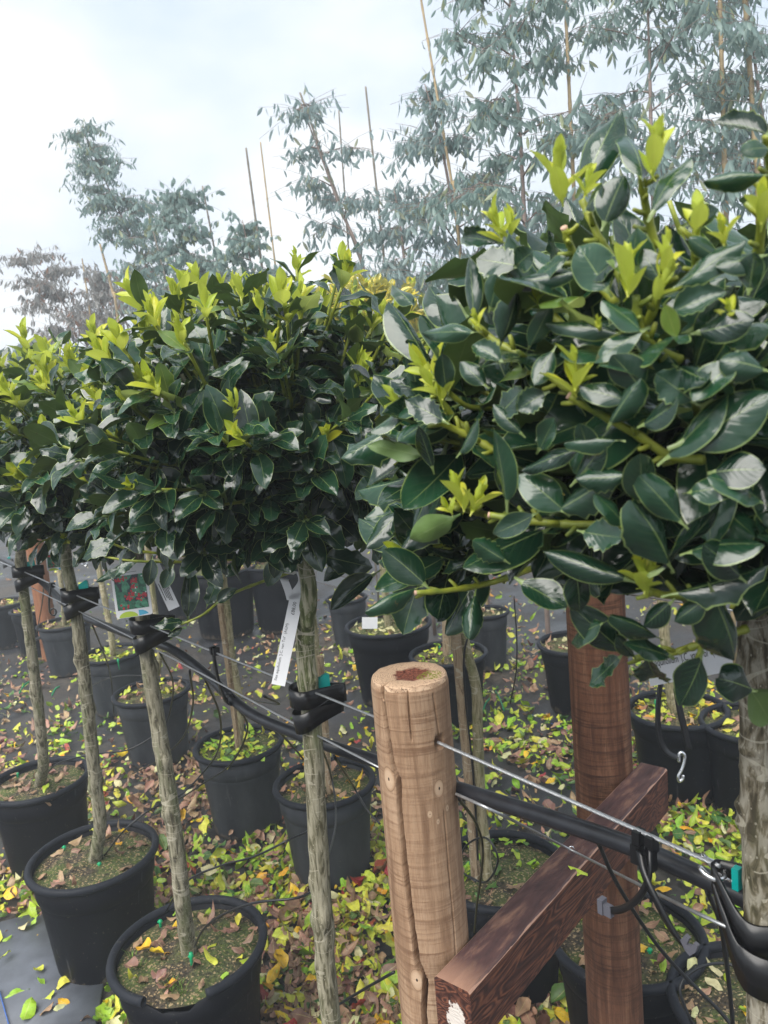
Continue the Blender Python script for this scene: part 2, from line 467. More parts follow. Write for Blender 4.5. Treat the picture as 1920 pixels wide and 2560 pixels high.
def wood_mat(name, light, mid, dark, bands, knots=(), top=False, zmax=0.0):
    b = NB(name)
    c = b.coord()
    sep = b.n('SeparateXYZ', {0: c})
    grain = b.noise(b.mapping(c, (55, 55, 5)), 1.0, 5, 0.6, dist=0.5)
    fine = b.noise(b.mapping(c, (260, 260, 18)), 1.0, 3, 0.6)
    col = b.ramp(grain, [(0.28, dark), (0.48, mid), (0.7, light)])
    col = b.mix(b.math('MULTIPLY', fine, 0.45), col, tuple(x * 0.65 for x in mid))
    hb = b.noise(b.mapping(c, (9, 9, 150)), 1.0, 4, 0.55, dist=0.8)           # marks of the peeling knives across the grain
    hm = b.noise(b.mapping(c, (9, 9, 4)), 1.0, 2)
    hbf = b.math('MULTIPLY', b.n('MapRange', {0: hb, 1: 0.48, 2: 0.66, 3: 0.0, 4: 1.0}).outputs[0], b.n('MapRange', {0: hm, 1: 0.38, 2: 0.62, 3: 0.15, 4: bands}).outputs[0])
    col = b.mix(hbf, col, dark)
    tick = b.math('GREATER_THAN', b.noise(b.mapping(c, (420, 420, 75)), 1.0, 3, 0.6), 0.56)
    col = b.mix(b.math('MULTIPLY', tick, b.math('MULTIPLY_ADD', hbf, 0.5, 0.16)), col, dark)
    fib = b.noise(b.mapping(c, (620, 620, 9)), 1.0, 2, 0.5)
    col = b.mix(b.n('MapRange', {0: fib, 1: 0.52, 2: 0.75, 3: 0.0, 4: 0.55}).outputs[0], col, tuple(x * 0.55 for x in mid))
    st = b.noise(b.mapping(c, (3, 3, 1.4)), 1.0, 3)
    col = b.mix(b.n('MapRange', {0: st, 1: 0.5, 2: 0.75, 3: 0.0, 4: 0.5}).outputs[0], col, tuple(x * 0.62 for x in mid))
    hgt = b.math('ADD', grain, b.math('MULTIPLY', hb, 0.5))
    for (kx, ky, kz, r) in knots:
        d = b.n('VectorMath', {0: b.mapping(c, (1, 1, 0.62)), 1: (kx, ky, kz * 0.62)}, operation='DISTANCE').outputs['Value']
        d = b.math('DIVIDE', d, r)
        d = b.math('ADD', d, b.math('MULTIPLY', b.math('SUBTRACT', grain, 0.5), 0.3))
        ring = b.ramp(d, [(0.0, (0.03, 0.02, 0.015)), (0.13, (0.05, 0.035, 0.025)), (0.16, tuple(x * 1.05 for x in light)), (0.6, tuple(x * 0.95 for x in light)), (0.8, mid), (0.86, tuple(x * 0.6 for x in mid)), (1.0, mid)])
        col = b.mix(b.math('LESS_THAN', d, 0.95), col, ring)
    if top:
        rx = b.math('SUBTRACT', sep.outputs[0], 0.004)
        rad = b.math('SQRT', b.math('ADD', b.math('MULTIPLY', rx, rx), b.math('MULTIPLY', sep.outputs[1], sep.outputs[1])))
        wob = b.math('ADD', rad, b.math('MULTIPLY', b.noise(c, 40, 4), 0.006))
        rings = b.math('SINE', b.math('MULTIPLY', wob, 2600.0))
        tcol = b.mix(b.math('MULTIPLY_ADD', rings, 0.40, 0.40), tuple(min(1, x * 1.08) for x in light), tuple(x * 0.75 for x in mid))
        spk = b.math('GREATER_THAN', b.noise(b.mapping(c, (1, 1, 1)), 420, 2), 0.62)
        tcol = b.mix(b.math('MULTIPLY', spk, 0.7), tcol, (0.05, 0.03, 0.02))
        pith = b.n('MapRange', {0: b.math('ADD', rad, b.math('MULTIPLY', b.noise(c, 160, 3), 0.016)), 1: 0.029, 2: 0.035, 3: 1.0, 4: 0.0}).outputs[0]
        tcol = b.mix(pith, tcol, b.ramp(b.noise(c, 420, 3), [(0.35, (0.045, 0.010, 0.006)), (0.7, (0.26, 0.09, 0.055))]))
        md = b.n('VectorMath', {0: c, 1: (0.026, -0.012, zmax)}, operation='DISTANCE').outputs['Value']
        moss = b.math('MULTIPLY', b.math('LESS_THAN', md, 0.017), b.math('GREATER_THAN', b.noise(c, 300, 2), 0.5))
        tcol = b.mix(moss, tcol, (0.16, 0.17, 0.02))
        up = b.n('SeparateXYZ', {0: b.n('NewGeometry').outputs['Normal']}).outputs[2]
        istop = b.math('MULTIPLY', b.math('GREATER_THAN', sep.outputs[2], zmax - 0.012), b.math('GREATER_THAN', up, 0.3))
        col = b.mix(istop, col, tcol)
    return b.done(b.princ(Base_Color=col, Roughness=0.82, Specular_IOR_Level=0.3, Normal=b.bump(hgt, 0.35, 0.004)))
M_POST1 = None
M_POST2 = wood_mat('red_brown_timber', (0.27, 0.14, 0.08), (0.145, 0.064, 0.036), (0.042, 0.019, 0.012), 0.9)
M_POST3 = wood_mat('orange_timber', (0.40, 0.19, 0.10), (0.30, 0.13, 0.065), (0.18, 0.07, 0.035), 0.3)
def rail_mat():
    b = NB('stained_rail_timber')
    c = b.coord()
    sep = b.n('SeparateXYZ', {0: c})
    wv = b.n('TexNoise', {'Vector': b.mapping(c, (5.5, 20, 30)), 'Scale': 1.0, 'Detail': 2.0, 'Distortion': 0.6}).outputs['Fac']
    rings = b.math('MULTIPLY_ADD', b.math('SINE', b.math('MULTIPLY', wv, 95.0)), 0.5, 0.5)
    f = b.noise(b.mapping(c, (12, 150, 150)), 1.0, 4, 0.6)
    rings = b.math('ADD', b.math('MULTIPLY', rings, 0.34), b.math('MULTIPLY', f, 0.62))
    col = b.ramp(rings, [(0.28, (0.030, 0.009, 0.006)), (0.52, (0.090, 0.030, 0.018)), (0.78, (0.24, 0.09, 0.045))])
    up = b.n('SeparateXYZ', {0: b.n('NewGeometry').outputs['Normal']}).outputs[2]
    tn = b.noise(b.mapping(c, (10, 45, 45)), 1.0, 5, 0.65)
    tcol = b.ramp(tn, [(0.3, (0.022, 0.010, 0.011)), (0.52, (0.065, 0.030, 0.028)), (0.75, (0.23, 0.125, 0.085))])
    nearend = b.math('ADD', sep.outputs[0], b.math('MULTIPLY', tn, 0.09))
    tcol = b.mix(b.n('MapRange', {0: nearend, 1: 0.045, 2: 0.095, 3: 0.85, 4: 0.0}).outputs[0], tcol, (0.32, 0.18, 0.12))
    edge = b.math('GREATER_THAN', b.math('ADD', b.math('ABSOLUTE', sep.outputs[1]), b.math('MULTIPLY', f, 0.010)), 0.0305)
    tcol = b.mix(b.math('MULTIPLY', edge, 0.75), tcol, (0.40, 0.23, 0.16))
    col = b.mix(b.math('GREATER_THAN', up, 0.5), col, tcol)
    pd = b.n('VectorMath', {0: b.mapping(c, (1, 1, 0.6)), 1: (0.0, 0.004, -0.030)}, operation='DISTANCE').outputs['Value']
    paint = b.math('LESS_THAN', b.math('ADD', pd, b.math('MULTIPLY', b.noise(c, 130, 4, 0.7), 0.028)), 0.0275)
    col = b.mix(b.math('MULTIPLY', paint, 0.9), col, (0.72, 0.66, 0.60))
    return b.done(b.princ(Base_Color=col, Roughness=0.6, Normal=b.bump(rings, 0.3, 0.003)))
M_RAIL = rail_mat()

def litter_mat():
    b = NB('fallen_leaf')
    r = b.n('Attribute', attribute_name='tint').outputs['Fac']
    oi = b.n('ObjectInfo').outputs['Random']
    cc = b.n('Attribute', attribute_name='leafcol').outputs['Color']
    uv = b.n('SeparateXYZ', {0: b.n('UVMap').outputs[0]})
    au = b.math('ABSOLUTE', b.math('MULTIPLY_ADD', uv.outputs[0], 2.0, -1.0))
    n1 = b.noise(b.n('NewGeometry').outputs['Position'], 70, 4)
    k = b.n('HueSaturation', {'Color': cc, 'Hue': b.math('MULTIPLY_ADD', b.math('FRACT', b.math('ADD', r, oi)), 0.05, 0.475), 'Value': b.math('MULTIPLY_ADD', n1, 1.1, 0.45)}).outputs[0]
    k = b.mix(b.math('MULTIPLY', b.math('LESS_THAN', au, 0.06), 0.35), k, (0.6, 0.55, 0.25))
    sp = b.math('GREATER_THAN', b.noise(b.n('NewGeometry').outputs['Position'], 150, 2), 0.68)
    k = b.mix(b.math('MULTIPLY', sp, 0.55), k, (0.10, 0.05, 0.025))
    ps = b.princ(Base_Color=k, Roughness=0.5, Normal=b.bump(n1, 0.3, 0.003))
    tr = b.n('BsdfTranslucent', {'Color': k})
    return b.done(b.n('MixShader', {0: 0.15, 1: ps.outputs[0], 2: tr.outputs[0]}))
M_LITTER = litter_mat()

# ------------------------------------------------------------------ leaf shapes
def leaf_shape(nv, cols, rng, W=0.5, spiny=0.0, fold=0.1, curl=0.15, wave=0.03, tip=1.0, blunt=0.0):
    vs = [-0.2, -0.1, 0.0] + [(i + 1) / nv for i in range(nv)]
    if tip == 0: vs = [0.0] + [(i + 1) / nv for i in range(nv)]
    VV, UV = [], []
    ph = rng.uniform(0, 6.28)
    bend = rng.uniform(-0.08, 0.08)
    for i, v in enumerate(vs):
        if v <= 0:
            wd = 0.022 if v < 0 else 0.05
        else:
            wd = (math.sin(math.pi * min(1, v) ** (0.92 + blunt)) ** 0.62 if v < 1 else 0) * W / 2
            if v > 0.86: wd = wd * (0.70 + 0.3 * (1 - v) / 0.14) + 0.004
            wd = max(wd, 0.006)
        vp = max(v, 0)
        for u in cols:
            e = abs(u)
            sp = 0.0
            zz = 0.0
            if spiny and 0.1 < v < 0.97 and e > 0.99:
                k = (i % 2)
                sp = spiny * (0.16 if k else -0.09)
                zz = spiny * 0.05 * (1 if (i // 2) % 2 else -0.8) * k
            x = u * wd * (1 + sp) * (1 - 0.5 * fold * e)
            z = -fold * e * e * wd * 2 + wave * e * math.sin(v * 9 + ph + (1.5 if u > 0 else 0)) + zz - curl * vp * vp
            y = v - 0.35 * curl * curl * vp * vp
            VV.append((x + bend * vp * vp, y, z))
            UV.append((u * 0.5 + 0.5, (v + 0.2) / 1.2))
    nc = len(cols)
    F = []
    for i in range(len(vs) - 1):
        for k in range(nc - 1):
            a = i * nc + k
            F.append((a, a + 1, a + 1 + nc, a + nc))
    return np.array(VV, dtype=np.float64), np.array(F, dtype=np.int64), np.array(UV, dtype=np.float64)
def np_mesh(name, parts, mat, smooth=True):
    """parts: list of (shape, 4x4 numpy matrix, tint, colour or None) joined into one mesh"""
    vs, fs, uvs, ti, cc = [], [], [], [], []
    n = 0
    for sh, m, t, c in parts:
        v, f, u = sh
        vs.append(v @ m[:3, :3].T + m[:3, 3])
        fs.append(f + n)
        uvs.append(u)
        ti.append(np.full(len(v), t))
        cc.append(np.tile(np.array(c if c is not None else (1, 1, 1, 1), dtype=np.float64), (len(v), 1)))
        n += len(v)
    vs, fs, uvs, ti, cc = (np.concatenate(a) for a in (vs, fs, uvs, ti, cc))
    me = bpy.data.meshes.new(name)
    me.vertices.add(len(vs))
    me.vertices.foreach_set('co', vs.astype(np.float32).ravel())
    nf = len(fs)
    me.loops.add(nf * 4)
    me.loops.foreach_set('vertex_index', fs.astype(np.int32).ravel())
    me.polygons.add(nf)
    me.polygons.foreach_set('loop_start', np.arange(0, nf * 4, 4, dtype=np.int32))
    me.polygons.foreach_set('use_smooth', np.full(nf, smooth))
    uvl = me.uv_layers.new(name='UVMap')
    uvl.data.foreach_set('uv', uvs[fs.ravel()].astype(np.float32).ravel())
    a = me.attributes.new('tint', 'FLOAT', 'POINT')
    a.data.foreach_set('value', ti.astype(np.float32))
    a = me.attributes.new('leafcol', 'FLOAT_COLOR', 'POINT')
    a.data.foreach_set('color', cc.astype(np.float32).ravel())
    me.materials.append(mat)
    me.update(calc_edges=True)
    me.validate()
    return me
C7 = [-1, -0.66, -0.33, 0, 0.33, 0.66, 1]
C5 = [-1, -0.5, 0, 0.5, 1]
C3 = [-1, 0, 1]
lr = random.Random(11)
HI = [leaf_shape(12, C7, lr, W=lr.uniform(0.50, 0.62), spiny=s, fold=lr.uniform(-0.35, 0.45), curl=lr.uniform(-0.08, 0.32), wave=lr.uniform(0.01, 0.06)) for s in (0, 0, 0, 0, 0, 0, 0.35, 0.7, 1.1, 0.9)]
MED = [leaf_shape(8, C5, lr, W=lr.uniform(0.50, 0.62), spiny=s, fold=lr.uniform(-0.35, 0.4), curl=lr.uniform(0.02, 0.35), wave=lr.uniform(0.01, 0.05)) for s in (0, 0, 0, 0, 0, 0.6, 1.1, 0.9)]
LOW = [leaf_shape(5, C5, lr, W=lr.uniform(0.50, 0.62), fold=lr.uniform(-0.3, 0.4), curl=lr.uniform(0.02, 0.35), wave=0.03) for _ in range(5)]
YNG = [leaf_shape(6, C5, lr, W=lr.uniform(0.32, 0.46), fold=lr.uniform(-0.5, -0.1), curl=c, wave=0.02) for c in (-0.15, -0.05, 0.1, 0.2)]
FALL = [leaf_shape(6, C3, lr, W=lr.uniform(0.46, 0.74), fold=lr.uniform(-0.6, 0.6), curl=lr.uniform(-0.9, 0.9), wave=0.10, tip=0) for _ in range(12)]
EUC = [leaf_shape(3, C3, lr, W=lr.uniform(0.26, 0.38), fold=0.2, curl=c, wave=0.02, tip=0) for c in (0.1, -0.15, 0.3)]
EUCR = [leaf_shape(3, C3, lr, W=0.6, fold=0.2, curl=c, wave=0.03, tip=0) for c in (0.1, -0.1)]

def frame(p, d, n, L, W=None):
    """matrix for a leaf: base at p, pointing along d, face towards n, length L, width factor W"""
    y = d.normalized()
    z = n - y * n.dot(y)
    z = z.normalized() if z.length > 1e-6 else y.orthogonal().normalized()
    x = y.cross(z)
    W = L if W is None else W
    return Matrix(((x.x * W, y.x * L, z.x * L, p.x), (x.y * W, y.y * L, z.y * L, p.y), (x.z * W, y.z * L, z.z * L, p.z), (0, 0, 0, 1)))
def npm(m):
    return np.array([list(r) for r in m])

# young shoots: a few shared meshes, unit length along +Z
def shoot_mesh(k, r):
    parts = []
    n = r.choice((8, 9, 10, 11))
    for i in range(n):
        a = i * 2.4 + r.uniform(-0.3, 0.3)
        if i < 3:
            tilt, L, h = r.uniform(0.35, 0.9), r.uniform(0.5, 0.85), 0.04 + 0.09 * i
        else:
            tilt, L, h = r.uniform(0.05, 0.45), r.uniform(0.28, 0.58), 0.20 + 0.045 * i
        out_ = V((math.cos(a), math.sin(a), 0))
        d = V((0, 0, 1)) * math.cos(tilt) + out_ * math.sin(tilt)
        nn = V((0, 0, 1)) * math.sin(tilt) - out_ * math.cos(tilt)
        parts.append((r.choice(YNG), npm(frame(V((0, 0, h - 0.05)) + out_ * 0.02, d, nn, L)), r.random(), None))
    me = np_mesh('shoot', parts, M_YOUNG)
    return me
SHOOTS = [shoot_mesh(k, lr) for k in range(7)]
def zmat(p, d, L):
    z = d.normalized()
    x = z.orthogonal().normalized()
    x = Matrix.Rotation(rnd.uniform(0, 6.28), 3, z) @ x
    y = z.cross(x)
    return Matrix(((x.x * L, y.x * L, z.x * L, p.x), (x.y * L, y.y * L, z.y * L, p.y), (x.z * L, y.z * L, z.z * L, p.z), (0, 0, 0, 1)))

# ------------------------------------------------------------------ setting: ground
def ground_sheet():
    mb = MB()
    xs = [-150, -60, -25] + [-12 + 0.25 * i for i in range(0, 73)] + [25, 60, 150]
    ys = [-40, -10, -2] + [-0.5 + 0.25 * i for i in range(0, 61)] + [25, 50, 100, 200]
    vs, fs = [], []
    for y in ys:
        for x in xs:
            z = 0.012 * noise.noise(V((x * 1.7, y * 1.7, 0.3))) - 0.008
            vs.append((x, y, z))
    nx = len(xs)
    for j in range(len(ys) - 1):
        for i in range(nx - 1):
            a = j * nx + i
            fs.append((a, a + 1, a + 1 + nx, a + nx))
    mb.add(vs, fs)
    o = mb.obj('ground', M_CLOTH)
    tag(o, 'black woven ground cloth under the potted trees', None, None, 'structure')
ground_sheet()
def flap():
    ps = [ground(-60, 2330), ground(110, 2285), ground(175, 2305), ground(205, 2420), ground(262, 2455), ground(235, 2600), ground(-70, 2720)]
    mb = MB()
    c = sum(ps, V()) / len(ps)
    n = len(ps)
    top = [V((p.x, p.y, 0.012 + 0.004 * rnd.random())) for p in ps]
    bot = [V((p.x, p.y, 0.004)) for p in ps]
    mb.add(top + bot + [V((c.x, c.y, 0.020))], [(i, (i + 1) % n, 2 * n) for i in range(n)] + [(i + n, (i + 1) % n + n, (i + 1) % n, i) for i in range(n)])
    o = mb.obj('ground_cloth_patch', M_FLAP)
    tag(o, 'pale grey piece of cloth lying on the black ground cloth', None, None, 'structure')
    for a, b in (((0, 2490), (25, 2580)), ((398, 2200), (425, 2240)), ((680, 2220), (705, 2250)), ((1330, 1790), (1420, 1830))):
        m2 = MB()
        A, B = ground(*a), ground(*b)
        tube(m2, [A + V((0, 0, 0.021 if a[0] == 0 else 0.006)), B + V((0, 0, 0.021 if a[0] == 0 else 0.006))], 0.0018, 6)
        o = m2.obj('ground_stitch_line', M_BLUE)
        tag(o, 'blue stitched thread running along the ground cloth', None, None, 'structure')
flap()

# ------------------------------------------------------------------ posts and rail
POST1 = V((0.014, 0.990, 0))
POST1_TOP, POST1_R = CAM_H - 0.357, 0.0515
def facing(center):                    # the horizontal direction from a post to the camera
    d = EYE - center
    return math.atan2(d.y, d.x)
def build_post1():
    global M_POST1
    fa = facing(POST1)
    def onpost(x, y):                  # local angle and height of a pixel on the post's front
        d = ray(x, y)
        o2 = V((EYE.x - POST1.x, EYE.y - POST1.y, 0))
        dd = V((d.x, d.y, 0))
        A, B, C = dd.dot(dd), 2 * o2.dot(dd), o2.dot(o2) - POST1_R ** 2
        q = B * B - 4 * A * C
        t = (-B - math.sqrt(max(q, 0))) / (2 * A)
        p = EYE + d * t
        return math.atan2(p.y - POST1.y, p.x - POST1.x), p.z
    crack = [onpost(*c) for c in ((953, 1722), (963, 1798), (980, 1905), (986, 1930), (996, 1950), (999, 2024), (1012, 2151), (1027, 2283), (1044, 2406), (1064, 2453), (1060, 2525), (1066, 2620))]
    crack2 = [onpost(*c) for c in ((1020, 1740), (1027, 1830), (1030, 1850))]
    crack3 = [onpost(*c) for c in ((1082, 1735), (1098, 1840), (1100, 1870))]
    crack4 = [onpost(*c) for c in ((1110, 2030), (1122, 2180), (1135, 2320), (1140, 2400))]
    ha, hz = onpost(1099, 1853)
    kn = [onpost(972, 1948), onpost(1098, 1971), onpost(1043, 2450)]
    kn2 = [onpost(1075, 2036), onpost(1118, 2020), onpost(1095, 2054)]
    M_POST1 = wood_mat('weathered_round_timber', (0.52, 0.365, 0.245), (0.385, 0.245, 0.15), (0.17, 0.09, 0.05), 0.8,
                       [(POST1_R * math.cos(a), POST1_R * math.sin(a), z, r) for (a, z), r in zip(kn, (0.012, 0.0085, 0.0115))] +
                       [(POST1_R * math.cos(a), POST1_R * math.sin(a), z, r) for (a, z), r in zip(kn2, (0.004, 0.004, 0.003))], True, POST1_TOP)
    def path_angle(path, z):
        if z > path[0][1]: return path[0][0], False
        for (a0, z0), (a1, z1) in zip(path, path[1:]):
            if z0 >= z >= z1:
                return a0 + (a1 - a0) * (z0 - z) / (z0 - z1 + 1e-9), True
        return path[-1][0], False
    nseg = 300
    zs = [-0.05, 0.1, 0.25]
    z = 0.30
    while z < POST1_TOP - 0.012:
        zs.append(z)
        z += 0.0045
    zs += [POST1_TOP - 0.012, POST1_TOP - 0.011]
    # finer columns on the side that faces the camera
    angs = []
    for k in range(nseg):
        t = k / nseg * 2 - 1
        angs.append(fa + math.pi * (0.55 * t + 0.45 * t ** 3))
    vs, fs = [], []
    for z in zs:
        for a in angs:
            r = POST1_R * (1 + 0.012 * noise.noise(V((math.cos(a) * 2, math.sin(a) * 2, z * 3))) + 0.006 * noise.noise(V((math.cos(a) * 9, math.sin(a) * 9, z * 8))))
            for path, wd, dp in ((crack, 0.0040, 0.034), (crack2, 0.0014, 0.004), (crack3, 0.0013, 0.004), (crack4, 0.0012, 0.004)):
                pa, ok = path_angle(path, z)
                if path is crack and z > path[0][1]: ok = True
                if ok:
                    d = abs((a - pa + math.pi) % (2 * math.pi) - math.pi) * POST1_R
                    d += 0.0008 * noise.noise(V((z * 60, 1, 2)))
                    if d < wd: r -= dp * (1 - d / wd) ** 0.75
            d = math.hypot(((a - ha + math.pi) % (2 * math.pi) - math.pi) * POST1_R, z - hz)
            if d < 0.0085: r -= 0.022 * min(1, (1 - d / 0.0085) * 3)
            vs.append((r * math.cos(a), r * math.sin(a), z))
    rows = len(zs)
    # chamfer and top
    for rr, zz in ((0.962, POST1_TOP - 0.0015), (0.93, POST1_TOP), (0.75, POST1_TOP + 0.0008), (0.5, POST1_TOP - 0.0006), (0.28, POST1_TOP - 0.002), (0.1, POST1_TOP - 0.003)):
        for a in angs:
            r = POST1_R * rr
            z = zz + 0.0012 * noise.noise(V((r * math.cos(a) * 90, r * math.sin(a) * 90, 0)))
            d = abs((a - crack[0][0] + math.pi) % (2 * math.pi) - math.pi) * r
            if rr > 0.4:
                wv = 0.003 * rr
                if d < wv: z -= 0.02 * min(1, (1 - d / wv) * 2.4)
            vs.append((r * math.cos(a), r * math.sin(a), z))
        rows += 1
    for j in range(rows - 1):
        for k in range(nseg):
            a, b = j * nseg + k, j * nseg + (k + 1) % nseg
            fs.append((a, b, b + nseg, a + nseg))
    fs.append(tuple((rows - 1) * nseg + k for k in range(nseg)))
    mb = MB()
    mb.add(vs, fs)
    me = mb.mesh('wooden_post', M_POST1)
    o = link('wooden_post', me, None, None, Matrix.Translation(POST1))
    tag(o, 'pale round timber post with a long split and a dark red heart on top', 'post', 'timber posts of the tree frame')
    return crack, (ha, hz), fa
build_post1()
POST2 = V((0.379, 1.420, 0))
def plain_post(loc, r, h, mat, label, seg=48, knots=()):
    mb = MB()
    prof = [(r * 1.02, -0.05), (r, 0.3), (r, h * 0.6), (r * 0.985, h - 0.01), (r * 0.95, h), (r * 0.5, h + 0.001), (0.002, h + 0.001)]
    pr = []
    for (a, b), (c, d) in zip(prof, prof[1:]):
        for k in range(8):
            pr.append((a + (c - a) * k / 8, b + (d - b) * k / 8))
    pr.append(prof[-1])
    lathe(mb, pr, seg)
    mb.v = [(x * (1 + 0.03 * noise.noise(V((x * 30, y * 30, z * 4)))), y * (1 + 0.03 * noise.noise(V((x * 30, y * 30, z * 4)))), z) for x, y, z in mb.v]
    o = link('wooden_post', mb.mesh('wooden_post', mat), None, None, Matrix.Translation(loc))
    tag(o, label, 'post', 'timber posts of the tree frame')
    return o
plain_post(POST2, 0.055, 1.36, M_POST2, 'dark red brown round timber post rising behind the stained rail')
_p3 = at(100, 1450, 5.5)
plain_post(V((_p3.x, _p3.y, 0)), 0.062, 1.42, M_POST3, 'orange brown timber post among the far pots of the tree row')

RAIL_Z = CAM_H - 0.73
def build_rail():
    nl, nr, fl = (ground(1085, 2438, RAIL_Z), ground(1163, 2492, RAIL_Z), ground(1598, 1905, RAIL_Z))
    ax = (fl - nl); Lr = ax.length; ax.normalize()
    ay = V((ax.y, -ax.x, 0))
    wd = 0.054; hh = 0.088
    mb = MB()
    n = 40
    prof = []
    bv = 0.0035
    for (y, z) in ((-wd / 2, -hh + bv), (-wd / 2 + bv, -hh), (wd / 2 - bv, -hh), (wd / 2, -hh + bv), (wd / 2, -bv), (wd / 2 - bv, 0), (-wd / 2 + bv, 0), (-wd / 2, -bv)):
        prof.append((y, z))
    vs, fs = [], []
    for i in range(n + 1):
        x = Lr * i / n
        sh = 0.0
        for (y, z) in prof:
            j = 0.0008 * noise.noise(V((x * 40, y * 60, z * 60)))
            vs.append((x, y + j, z + j))
    for i in range(n):
        for k in range(8):
            fs.append((i * 8 + k, (i + 1) * 8 + k, (i + 1) * 8 + (k + 1) % 8, i * 8 + (k + 1) % 8))
    fs.append(tuple(range(8)))
    fs.append(tuple(n * 8 + k for k in range(7, -1, -1)))
    mb.add(vs, fs)
    org = nl + ay * (wd / 2)
    m = Matrix(((ax.x, ay.x, 0, org.x), (ax.y, ay.y, 0, org.y), (0, 0, 1, RAIL_Z), (0, 0, 0, 1)))
    o = link('timber_rail', mb.mesh('timber_rail', M_RAIL, False), None, None, m)
    tag(o, 'square dark stained timber rail fixed across both posts, white paint on its end', 'rail')
    # a bent staple that holds the lower wire on the rail
    p = ground(1428, 2125, RAIL_Z + 0.004)
    mb = MB()
    tube(mb, smooth_path([p + V((-0.004, 0, -0.006)), p + V((-0.004, 0, 0.003)), p + V((0, 0, 0.006)), p + V((0.004, 0, 0.003)), p + V((0.004, 0, -0.006))], 4), 0.0012, 6)
    s = mb.obj('wire_staple', M_ZINC)
    tag(s, 'small bright staple holding the lower wire on the rail', 'staple')
build_rail()

# ------------------------------------------------------------------ pots
def pot(loc, dia, H, label, mat, seg=56, notch=None, group='black plastic pots standing on the ground cloth'):
    root = empty('plant_pot', loc, label, 'pot', group)
    r = dia / 2
    body = [(r * 0.70, 0.0), (r * 0.74, 0.002), (r * 0.755, 0.015), (r * 0.80, H * 0.3), (r * 0.87, H * 0.72), (r * 0.885, H * 0.74), (r * 0.905, H * 0.755), (r * 0.915, H * 0.80), (r * 0.945, H * 0.965)]
    inner = [(r * 0.92, H * 0.965), (r * 0.89, H * 0.80), (r * 0.87, H * 0.70)]
    mb = MB()
    W4 = Matrix.Translation(loc)
    def cut(z, a):
        if notch is None: return z
        d = (a - notch + math.pi) % (2 * math.pi) - math.pi
        if abs(d) < 0.46:
            depth = 0.034 * (1 - (abs(d) / 0.46) ** 3) + 0.010 * noise.noise(V((a * 9, 3, 0)))
            return min(z, H * 0.985 - depth)
        return z
    prof = body + inner
    vs, fs = [], []
    for (rr, z) in prof:
        for k in range(seg):
            a = 2 * math.pi * k / seg
            vs.append((rr * math.cos(a), rr * math.sin(a), cut(z, a)))
    for i in range(len(prof) - 1):
        for k in range(seg):
            a, b = i * seg + k, i * seg + (k + 1) % seg
            fs.append((a, b, b + seg, a + seg))
    fs.append(tuple(range(seg - 1, -1, -1)))
    mb.add(vs, fs)
    link('pot_body', mb.mesh('pot_body', mat), root, None, W4)
    # rolled rim
    mb = MB()
    rimp = []
    for k in range(10):
        t = 2 * math.pi * k / 10
        rimp.append((r * 0.965 + 0.011 * math.cos(t), H * 0.972 + 0.0115 * math.sin(t)))
    ks = [k for k in range(seg * 2)]
    vs, fs = [], []
    s2 = seg * 2
    for k in range(s2):
        a = 2 * math.pi * k / s2
        for (rr, z) in rimp:
            vs.append((rr * math.cos(a), rr * math.sin(a), z))
    def open_at(k):
        a = 2 * math.pi * k / s2
        return notch is not None and abs((a - notch + math.pi) % (2 * math.pi) - math.pi) < 0.36
    for k in range(s2):
        if open_at(k) or open_at(k + 1):
            if open_at(k) != open_at(k + 1):
                q = k if not open_at(k) else k + 1
                fs.append(tuple((q % s2) * 10 + j for j in range(10)))
            continue
        n2 = (k + 1) % s2
        for j in range(10):
            fs.append((k * 10 + j, n2 * 10 + j, n2 * 10 + (j + 1) % 10, k * 10 + (j + 1) % 10))
    mb.add(vs, fs)
    link('pot_rim', mb.mesh('pot_rim', M_RIM), root, None, W4)
    # soil
    mb = MB()
    rs = r * 0.915
    vs, fs = [(0, 0, H - 0.012)], []
    nr = 9
    for i in range(1, nr + 1):
        for k in range(40):
            a = 2 * math.pi * k / 40
            q = rs * i / nr
            z = H - 0.030 + 0.012 * (1 - (i / nr) ** 2) + (0.010 * noise.noise(V((q * math.cos(a) * 28 + loc[0] * 9, q * math.sin(a) * 28, 0))) if i < nr else 0)
            vs.append((q * math.cos(a), q * math.sin(a), z))
    for k in range(40):
        fs.append((0, 1 + k, 1 + (k + 1) % 40))
    for i in range(nr - 1):
        for k in range(40):
            a, b = 1 + i * 40 + k, 1 + i * 40 + (k + 1) % 40
            fs.append((a, a + 40, b + 40, b))
    mb.add(vs, fs)
    link('soil', mb.mesh('soil', M_SOIL), root, None, W4)
    return root, rs, H - 0.029

POTS = []
def add_pot(key, pxy, dia, H, label, mat=None, notch=None, shift=(0, 0)):
    p = ground(pxy[0], pxy[1], H)
    p = V((p.x + shift[0], p.y + shift[1], 0))
    root, rs, hs = pot(p, dia, H, label, mat or M_POT, notch=notch)
    POTS.append(dict(key=key, c=p, r=dia / 2, rs=rs, hs=hs, root=root, H=H))
    return p
nt_ = ground(428, 2520, 0.34)
_a1 = ground(470, 2358, 0.34)
add_pot('A1', (470, 2358), 0.375, 0.34, 'black pot with a piece broken out of its rim', notch=math.atan2(nt_.y - _a1.y, nt_.x - _a1.x))
add_pot('A2', (232, 2132), 0.375, 0.34, 'black pot next to the broken rimmed pot, a few yellow leaves on mossy soil')
add_pot('A3', (95, 1945), 0.36, 0.34, 'black pot cut by the picture edge behind the mossy pot, brown leaves inside')
_a0 = P0 + RD * 0.33
pA0 = V((_a0.x, _a0.y, 0))
r0, rs0, hs0 = pot(pA0, 0.375, 0.34, 'black pot under the striped trunk, barely in view beside the split post', M_POT)
